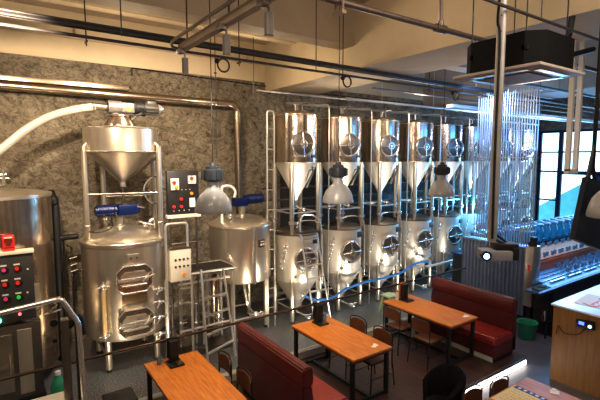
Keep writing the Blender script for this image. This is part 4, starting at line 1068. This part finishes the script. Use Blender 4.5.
b = MB(); cyl(b, (-.03, .09, 1.4), (-.02, .09, 1.4), .03, seg=12); bb(b, -.028, -.02, .07, .11, 1.3, 1.4); obj('red_tag', b, 'redink', t)
b = MB(); cyl(b, (0, 0, 0), (0, 0, .2), .09, .085, seg=20)
single('black_canister', b, 'black', 'black canister standing on top of the corrugated screen post', 'canister', (9.42, 4.7, 1.70))
t = thing('rod_screen', 'tall screen of slender vertical steel rods rising to the ceiling', 'screen', (9.3, 4.6, 0))
proto = None
for r, xo in enumerate((.03, .20)):
    for k in range(24):
        y = .13 + k * .058 + r * .03
        if proto is None:
            b = MB(); cyl(b, (0, 0, 0), (0, 0, 1), .0115, seg=8); proto = obj('rod', b, 'rod', t); o = proto
        else:
            o = proto.copy(); COL.objects.link(o); o.parent = t
        zb = 1.80 if y < .18 else 1.68; zt = 5.0 + .12 * rnd.random()
        o.location = (xo, y, zb - .0); o.scale = (1, 1, zt - zb)
for z in (2.0, 3.6, 5.02):
    b = MB(); bb(b, .02, .03, .12, 1.52, z, z + .015); bb(b, .2, .21, .12, 1.52, z, z + .015); bb(b, .02, .21, .11, .13, z, z + .015); bb(b, .02, .21, 1.5, 1.52, z, z + .015); obj('spacer_frame', b, 'rod', t)
b = MB()
b.free()
for y in (.12, 1.5): b = MB(); tube(b, [(.12, y, 5.03), (.12, y, ZC)], .012); obj('hanger', b, 'conduit', t)
# beer tap tower behind the rods
t = thing('tap_tower', 'steel beer tap tower right of the rods in blue light', 'tap tower', (10.55, 5.55, 1.13))
b = MB(); cyl(b, (0, 0, 0), (0, 0, .75), .035, seg=14); cyl(b, (-.35, 0, .75), (.35, 0, .75), .04, seg=14); cyl(b, (0, 0, 0), (0, 0, .02), .09, seg=18); obj('column', b, 'chrome', t)
for k in range(4):
    x = -.27 + k * .18; b = MB(); tube(b, [(x, 0, .75), (x, -.12, .75), (x, -.14, .66)], .014, fil=.03); tube(b, [(x, -.1, .76), (x, -.12, .95)], .012); sph(b, (x, -.12, .97), .024, seg=10); obj('tap', b, 'chrome', t)

# ------------------------------------------------------------------ projector on post
t = thing('projector', 'grey projector with glowing lens hanging from a ceiling pole', 'projector', (4.02, 2.42, 0))
PZ = 2.78
b = MB(); tube(b, [(.02, 0, PZ - .02), (.02, 0, ZC)], .043, seg=16); obj('pole', b, pmat('grey_perforated_pole', (.40, .38, .38), .45, .4, var=.12), t)
for k in range(20): b = MB(); cyl(b, (.02 - .04, -.02, 3.0 + k * .15), (.02 - .048, -.026, 3.0 + k * .15), .007, seg=6); obj('pole_hole', b, 'black', t)
Rr = Matrix.Rotation(math.radians(-38), 4, 'Z')
b = MB(); box(b, (0, 0, 0), (.31, .2, .10), bev=.02); xf(b, Matrix.Translation((.02, -.04, 2.64)) @ Rr); obj('body', b, pmat('grey_projector_shell', (.27, .27, .30), .4, var=.05), t)
b = MB(); cyl(b, (-.14, -.11, 0), (-.14, -.15, 0), .05, seg=20); xf(b, Matrix.Translation((.02, -.04, 2.65)) @ Rr); ln = obj('lens_ring', b, 'blue', t)
b = MB(); sph(b, (-.14, -.15, 0), .028, (1, .5, 1)); xf(b, Matrix.Translation((.02, -.04, 2.65)) @ Rr); obj('lens', b, 'lens', ln)
b = MB(); box(b, (.10, 0, .07), (.22, .16, .07), bev=.01); box(b, (.17, -.02, .01), (.06, .2, .12), bev=.01); tube(b, [(-.02, 0, .15), (.22, -.05, .04)], .012); tube(b, [(.0, .0, .2), (.2, .08, .06)], .012); box(b, (.16, .02, .0), (.08, .14, .12), bev=.01)
xf(b, Matrix.Translation((.02, -.02, 2.65)) @ Rr); obj('bracket', b, 'black', t)
b = MB(); tube(b, [(-.35, -.2, 5.4), (-.2, -.1, 5.05), (-.08, -.02, 4.88), (-.03, -.02, 4.7), (-.035, -.02, 3.8), (-.03, -.03, 2.8)], .012, smooth=True); obj('cable', b, 'black', t)

# ------------------------------------------------------------------ ceiling cassette
t = thing('ceiling_air_conditioner', 'black cased ceiling cassette air conditioner with pale panel', 'air conditioner', (4.80, 2.66, 4.5))
b = MB()
w = .44; c_ = .14
P = [(-w + c_, -w), (w - c_, -w), (w, -w + c_), (w, w - c_), (w - c_, w), (-w + c_, w), (-w, w - c_), (-w, -w + c_)]
prism(b, P, 'Z', .03, .36); obj('case', b, pmat('matt_black_case', (.004, .004, .005), .7, var=.2, spec=.2), t, 0)
b = MB(); box(b, (0, 0, .01), (.98, .98, .03), bev=.008); pn = obj('panel', b, 'offwhite', t)
b = MB(); box(b, (0, 0, -.016), (.5, .5, .012)); obj('grille', b, pmat('warm_grey_grille', (.28, .25, .24), .6, var=.15, scale=30), pn, 0)
b = MB()
for a in range(4):
    R_ = Matrix.Rotation(a * PI / 2, 4, 'Z'); q = MB(); box(q, (0, .37, -.014), (.62, .07, .01)); xf(q, R_)
    me = bpy.data.meshes.new('tmp'); q.to_mesh(me); q.free(); b.from_mesh(me); bpy.data.meshes.remove(me)
obj('louvre', b, 'steel_soft', pn, 0)
for x in (-.42, .42):
    for y in (-.3, .3):
        b = MB(); tube(b, [(x, y, .15), (x, y, ZC - 4.5)], .008, seg=6); box(b, (x, y, .2), (.04, .06, .05)); obj('hanger', b, 'blackm', t)
b = MB(); box(b, (.405, -.1, .2), (.02, .1, .1)); obj('sticker', b, 'yellow', t)
b = MB(); tube(b, [(.42, .0, .2), (.7, -.02, .26), (1.6, -.1, .5)], .035, smooth=True); obj('refrigerant_pipe', b, 'black', t)
b = MB(); tube(b, [(.42, -.1, .15), (.5, -.2, .3), (.62, -.25, .6), (.75, -.25, 1.7)], .035, smooth=True); obj('drain_hose', b, 'black', t)

# ------------------------------------------------------------------ track lights and conduits
t = thing('lighting_track', 'beige ceiling strut carrying spotlights at the top left of centre', 'lighting track', (2.03, 0, 5.0))
b = MB(); bb(b, -.045, .045, 2.2, 5.62, -.03, .06, .004); obj('strut', b, 'tanpipe', t, 0)
b = MB(); tube(b, [(-.02, 5.62, .0), (-.12, 5.66, .03), (-.16, 5.5, .06), (-.16, 2.2, .06)], .02, fil=.08); obj('conduit', b, 'conduit', t)
b = MB()
for y in (3.0, 4.2, 5.4): tube(b, [(0, y, .05), (0, y, ZC - 5.0)], .01)
obj('hanger', b, 'blackm', t)
s0 = None
for i, (y, lab) in enumerate(((5.50, 'grey cylinder spotlight at the far end of the ceiling track'), (4.27, 'grey cylinder spotlight in the middle of the ceiling track'), (3.40, 'grey cylinder spotlight on the nearest visible part of the ceiling track'))):
    s = thing('track_spotlight', lab, 'spotlight', (1.97, y, 4.98), 0, 'spotlights on the ceiling track')
    b = MB(); box(b, (0, 0, -.03), (.07, .12, .06), bev=.006); cyl(b, (.06, 0, -.04), (.06, 0, -.16), .012, seg=8); box(b, (.03, 0, -.05), (.08, .03, .02)); obj('adapter', b, 'conduit', s)
    b = MB(); cyl(b, (.06, 0, -.11), (.06, 0, -.30), .042, seg=20); obj('head', b, pmat('taupe_lamp_head', (.20, .18, .17), .5, .2, var=.05), s)
    b = MB(); cyl(b, (.06, 0, -.298), (.06, 0, -.302), .034, seg=20); obj('lamp_face', b, 'ivory', s)

def runX(name, label, z, y, x0, x1, r, mat, hang=(), cat='conduit'):
    b = MB(); tube(b, [(x0, y, z), (x1, y, z)], r, seg=8)
    for x in hang: tube(b, [(x, y, z), (x, y, ZC)], .007, seg=6)
    return single(name, b, mat, label, cat)
t = thing('cable_tray', 'dark bundled cable run crossing the ceiling from the left edge', 'cable tray', (0, 5.85, 0))
b = MB()
for k, (dy, dz) in enumerate(((0, 0), (.04, .02), (.08, .0), (.03, .05))): tube(b, [(-2.5, dy, 5.18 + dz), (14, dy, 5.10 + dz)], .018)
obj('cables', b, 'conduit_dark', t)
b = MB(); tube(b, [(-2.5, 0, 5.06), (16, 0, 4.98)], .02); obj('lower_conduit', b, 'conduit_dark', t)
for x in (-1, .95, 3.0, 5.0, 7.3, 9.5):
    b = MB(); tube(b, [(x, .04, 4.95), (x, .04, ZC)], .008)
    tube(b, [(x, .0, 5.0), (x, .1, 5.0)], .014); obj('hanger', b, 'blackm', t)
for x, lab in ((2.72, 'black coiled cable loop hanging below the cable tray left of centre'), (5.05, 'black coiled cable loop hanging below the cable tray right of centre'), (8.1, 'black coiled cable loop hanging below the cable tray near the air conditioner')):
    b = MB(); torus(b, (0, 0, 0), .09, .014, xrot(), 24, 6); sph(b, (-.1, 0, .05), .04, seg=8); single('cable_loop', b, 'blackm', lab, 'cable', (x, 5.83, 4.92), 0)
runX('conduit_pipe', 'brown conduit crossing above the pole and air conditioner', 5.0, 2.33, 2.5, 9.0, .016, 'conduit_dark', (4.6,))
t = thing('sprinkler_pipe', 'thick brown pipe with a tee crossing the top right of the ceiling', 'pipe', (0, 3.12, 5.0))
b = MB(); tube(b, [(1.5, 0, .0), (9, 0, .0)], .03, seg=12); tube(b, [(4.03, 0, 0), (4.03, 0, 1.25)], .022); obj('pipe_run', b, pmat('brown_pipe', (.17, .13, .12), .4, .4, var=.15), t)
b = MB(); cyl(b, (3.95, 0, 0), (4.11, 0, 0), .045, seg=12); cyl(b, (4.03, 0, 0), (4.03, 0, .08), .036, seg=12); obj('tee_fitting', b, 'conduit', t)
b = MB(); box(b, (2.6, .0, -.1), (.05, .14, .03)); tube(b, [(2.6, .05, -.1), (2.6, .05, 1.25)], .01); tube(b, [(2.6, -.05, .02), (2.6, -.05, -.1)], .012); obj('clamp', b, 'tanpipe', t)
for i, (y, z, x0, x1, r, m_, lab) in enumerate(((7.0, 5.12, 6.8, 18.3, .022, 'conduit', 'grey conduit nearest the beam in the blue lit right ceiling'), (7.9, 5.0, 6.8, 18.3, .03, 'tube', 'bright conduit along the middle of the blue lit right ceiling'), (6.6, 5.3, 7, 18.3, .02, 'white', 'pale conduit high in the blue lit right ceiling'), (4.6, 5.05, 6.8, 18.3, .03, 'conduit', 'grey conduit above the bar under the ceiling'))):
    runX('ceiling_conduit', lab, z, y, x0, x1, r, m_, (8, 10, 14), 'conduit')
b = MB(); bb(b, 9.5, 18.5, 6.9, 7.1, 4.88, 4.96)
single('ceiling_strut', b, 'white', 'long white ceiling strut above the window end of the room', 'strut')
for i, (x, y, zb, lab) in enumerate(((2.0, 4.9, 4.9, 'a'), (3.05, 6.7, 3.6, 'thin hanging wire above the kettle'), (4.55, 4.9, 3.6, 'b'))):
    pass
b = MB(); tube(b, [(3.2, 7.2, ZC), (3.2, 7.2, 3.6)], .007); torus(b, (3.2, 7.2, 5.08), .02, .01, None, 10, 6)
single('hanging_rod', b, 'blackm', 'thin dark rod hanging from the ceiling in front of the steel pipe', 'rod')
for x, y, z, lab in ((3.9, 5.2, 4.85, 'thin suspension wire hanging right of the ceiling spotlights'), (4.4, 8.0, 4.9, 'thin suspension wire hanging near the rough wall left of the tanks'), (1.2, 5.2, 4.95, 'thin suspension wire hanging left of the ceiling spotlights')):
    b = MB(); tube(b, [(x, y, ZC), (x, y, z)], .007); single('suspension_wire', b, 'blackm', lab, 'wire')
# white hanging frame
t = thing('monitor_stand', 'white steel U shaped frame hanging in front of the window', 'frame', (6.55, 2.85, 0))
for x in (0, .24):
    b = MB(); bb(b, x - .03, x + .03, -.03, .03, 3.42, 5.6); obj('post', b, 'white', t, 0)
b = MB(); bb(b, -.03, .27, -.03, .03, 3.38, 3.44); obj('crossbar', b, 'white', t, 0)
b = MB(); tube(b, [(0, 0, 5.6), (0, 0, ZC)], .02); tube(b, [(.24, 0, 5.6), (.24, 0, ZC)], .02); obj('hanger', b, 'conduit', t)
# tilted TV
t = thing('tilted_television', 'black television seen from behind, tilted on ceiling arms at right edge', 'television', (5.15, 1.98, 0))
def quadbox(b, P, th):
    P = [Vector(p) for p in P]; n = (P[1] - P[0]).cross(P[3] - P[0]).normalized() * th
    v = [b.verts.new(p) for p in P] + [b.verts.new(p + n) for p in P]
    for f in ((0, 1, 2, 3), (7, 6, 5, 4), (0, 4, 5, 1), (1, 5, 6, 2), (2, 6, 7, 3), (3, 7, 4, 0)): b.faces.new([v[i] for i in f])
b = MB(); quadbox(b, [(-.47, .0, .0 + 2.79), (.42, -.04, 2.52), (.78, .0, 3.22), (-.14, .05, 3.40)], .05); obj('back_cover', b, pmat('navy_black_cover', (.008, .010, .02), .4, var=.2), t, 0)
b = MB(); tube(b, [(-.1, .02, 3.1), (-.02, .03, 3.5), (.02, .03, 3.62)], .02); tube(b, [(.25, .05, 3.2), (.1, .05, 3.5), (.1, .05, ZC)], .022); tube(b, [(-.1, .03, 3.35), (.02, .04, 3.6), (.1, .05, 3.75)], .014); obj('mount_arm', b, 'blackm', t)

# ------------------------------------------------------------------ pendants
def pendant(label):
    t = thing('pendant_lamp', label, 'lamp', group='grey dome pendant lamps')
    # origin at bottom of the shade
    b = MB(); lathe(b, [(.238, .0), (.243, .012), (.238, .05), (.226, .11), (.20, .18), (.16, .235), (.115, .275), (.088, .30), (.08, .33), (.078, .40), (.06, .40), (.06, .33), (.10, .265), (.145, .225), (.185, .17), (.213, .10), (.226, .05), (.238, .0)], seg=40); obj('lamp_shade', b, 'shade', t, 50)
    b = MB(); lathe(b, [(.06, .39), (.09, .40), (.13, .42), (.135, .50), (.13, .55), (.09, .56), (.09, .59), (.05, .60), (.04, .64), (0, .64)], seg=12)
    for k in range(12):
        a = k * PI / 6; box(b, (.13 * math.cos(a), .13 * math.sin(a), .485), (.035, .02, .11), rz=a)
    obj('lamp_cap', b, 'darkgrey', t)
    b = MB(); sph(b, (0, 0, .1), .06); obj('bulb', b, 'bulb', t)
    b = MB(); tube(b, [(0, 0, .63), (0, 0, ZC - 3.06)], .006, seg=6); obj('cord', b, 'black', t)
    return t
p0 = pendant('grey dome pendant lamp hanging in front of the kettle'); p0.location = (2.26, 5.22, 2.90)
dup(p0, (4.36, 5.22, 2.90), 0, 'grey dome pendant lamp in front of the second fermentation tanks')
dup(p0, (6.92, 5.22, 2.88), 0, 'grey dome pendant lamp in front of the fourth and fifth tanks')
dup(p0, (4.84, 1.65, 3.03), 0, 'grey dome pendant lamp at the right edge before the television')

# ------------------------------------------------------------------ lights
def spot(loc, tgt, e, size, col=(1, .8, .58), blend=.6, rad=.05):
    l = bpy.data.lights.new('spot', 'SPOT'); l.energy = e; l.spot_size = math.radians(size); l.spot_blend = blend; l.color = col; l.shadow_soft_size = rad
    o = bpy.data.objects.new('spot_light', l); COL.objects.link(o); o.location = loc
    o.rotation_euler = (Vector(tgt) - Vector(loc)).to_track_quat('-Z', 'Y').to_euler(); return o
def area(loc, tgt, e, sx, sy, col):
    l = bpy.data.lights.new('area', 'AREA'); l.shape = 'RECTANGLE'; l.size = sx; l.size_y = sy; l.energy = e; l.color = col
    o = bpy.data.objects.new('area_light', l); COL.objects.link(o); o.location = loc
    o.rotation_euler = (Vector(tgt) - Vector(loc)).to_track_quat('-Z', 'Y').to_euler(); return o
def point(loc, e, col, rad=.08):
    l = bpy.data.lights.new('point', 'POINT'); l.energy = e; l.color = col; l.shadow_soft_size = rad
    o = bpy.data.objects.new('point_light', l); COL.objects.link(o); o.location = loc; return o
WARM = (1, .74, .48); WW = (1, .80, .58); BLUE = (.10, .42, 1)
for (x, y, z) in ((2.28, 5.22, 2.94), (4.36, 5.22, 2.96)):
    spot((x, y, z - .02), (x - .1, y, 0), 95, 95, (1, .72, .42), .6, .06)
spot((6.92, 5.22, 2.92), (6.5, 5.3, 0), 60, 70, (1, .72, .42), .7, .06)
# track spots toward the vessels, then added off-track spots for tanks and wall
spot((2.03, 5.4, 4.65), (1.8, 8.5, 1.5), 340, 62, (1, .86, .70))
spot((2.03, 4.2, 4.65), (3.9, 8.3, 1.5), 360, 60, (1, .86, .70))
spot((2.03, 3.4, 4.65), (6.2, 8, 1.4), 380, 60, (1, .86, .70))
spot((7.0, 5.6, 4.9), (9.2, 8, 1.2), 230, 70, (1, .88, .74))
spot((.2, 5.0, 5.0), (-.4, 9.2, 3.4), 800, 95, WW, .9)  # added wash on the rough wall, no fixture here
spot((2.2, 6.4, 5.2), (2.4, 9.3, 3.6), 420, 110, WW, .9)
# warm wash on upper wall
for x in (-.8, 1.8, 4.2): point((x, 7.4, 5.1), 46, (1, .80, .55), .25)
point((4.0, 4.2, 5.3), 22, (1, .78, .55), .3)
point((7.4, 4.4, 4.8), 20, (1, .76, .55), .3)
point((6.2, 6.9, 4.3), 26, (1, .82, .62), .3)  # added points from here on lighten the beam soffits from below
point((7.6, 3.9, 4.3), 16, (1, .78, .62), .3)
point((8.6, 7.0, 4.9), 40, (1, .82, .62), .25)
# white light between the tank rows
for k in range(8):
    x = TX0 + DX * k
    spot((x - .12, 7.25, 2.35), (x - .05, 7.8, 3.25), 105 if k < 6 else 60, 75, (1, .95, .84) if k < 5 else (.7, .85, 1), .7, .08)
for k in range(7): spot((5.3 + 1.3 * k, 6.4, .18), (5.3 + 1.3 * k, 7.9, 1.1), 70, 90, (1, .93, .80), .7, .12)
spot((1.2, 6.4, .18), (1.8, 8.0, 1.2), 70, 110, WW, .8, .12)
spot((3.9, 6.4, .18), (4.1, 8.0, 1.4), 45, 110, WW, .8, .12)
area((2.6, 1.6, 5.9), (2.6, 4.5, 0), 28, 3, 1.2, (1, .80, .60))
area((-.8, -.6, 5.6), (-.8, -1.6, 2.0), 60, 3, .8, (1, .84, .66))  # added behind the camera, lights the pillars that streak the steel
area((4.5, -.6, 5.6), (4.5, -1.6, 2.0), 90, 5, .8, (1, .84, .66))
area((-.8, 2.0, 5.6), (1.5, 8, 2.0), 75, 2.4, 1, (1, .84, .66))  # added fills facing the vessels, streak sources for the steel
area((5.0, .5, 5.6), (6.5, 8, 2.5), 50, 3, .8, (1, .86, .70))
# window and bar blue
area((18.4, 6.3, 2.8), (9, 7.0, 2.8), 190, 5.5, 3.6, (.22, .55, 1))
area((12.5, 5.6, 3.4), (12.5, 5.2, 0), 170, 5, 1.2, (.10, .5, 1))
spot((11.0, 4.6, 3.2), (11.6, 5.6, 1.1), 60, 60, (1, .62, .45), .8)  # added warm spot that brings out the brown bar top
area((9.8, 4.4, 4.2), (9.5, 7.5, 6), 50, 3, 1, BLUE)
spot((7.9, 4.6, 4.4), (9.3, 5.2, 2.0), 110, 70, (.25, .5, 1), .8)  # added blue spot that tints the corrugated screen
spot((8.0, 5.2, 5.0), (14, 9, 4.4), 300, 80, (.3, .52, 1), .8)
point((11.5, 7.2, 2.1), 110, (.12, .5, 1), .2)
point((14.5, 6.9, 4.2), 200, (.35, .5, 1), .3)
area((8.9, 2.6, 4.2), (9.1, 2.5, 1), 34, 1.2, 1, (.75, .72, 1))
point((5.0, 1.2, 4.6), 10, (1, .8, .6), .2)
point((6.4, 3.55, .05), 4, (1, .96, .9), .1)

W = bpy.data.worlds.new('world'); SC.world = W; W.use_nodes = True
bg = W.node_tree.nodes['Background']; bg.inputs[0].default_value = (.66, .92, 1, 1); bg.inputs[1].default_value = 2.6

# ------------------------------------------------------------------ camera
cd = bpy.data.cameras.new('camera'); cam = bpy.data.objects.new('camera', cd); COL.objects.link(cam)
cd.sensor_fit = 'HORIZONTAL'; cd.sensor_width = 36; cd.lens = 432 / 600 * 36; cd.clip_start = .05; cd.clip_end = 200
cam.location = (0, 0, 3.6)
cam.rotation_euler = (math.radians(90) - math.atan(42 / 432), 0, -math.radians(34.8))
SC.camera = cam
SC.view_settings.view_transform = 'Standard'
SC.view_settings.exposure = 0.27
SC.view_settings.gamma = 0.86
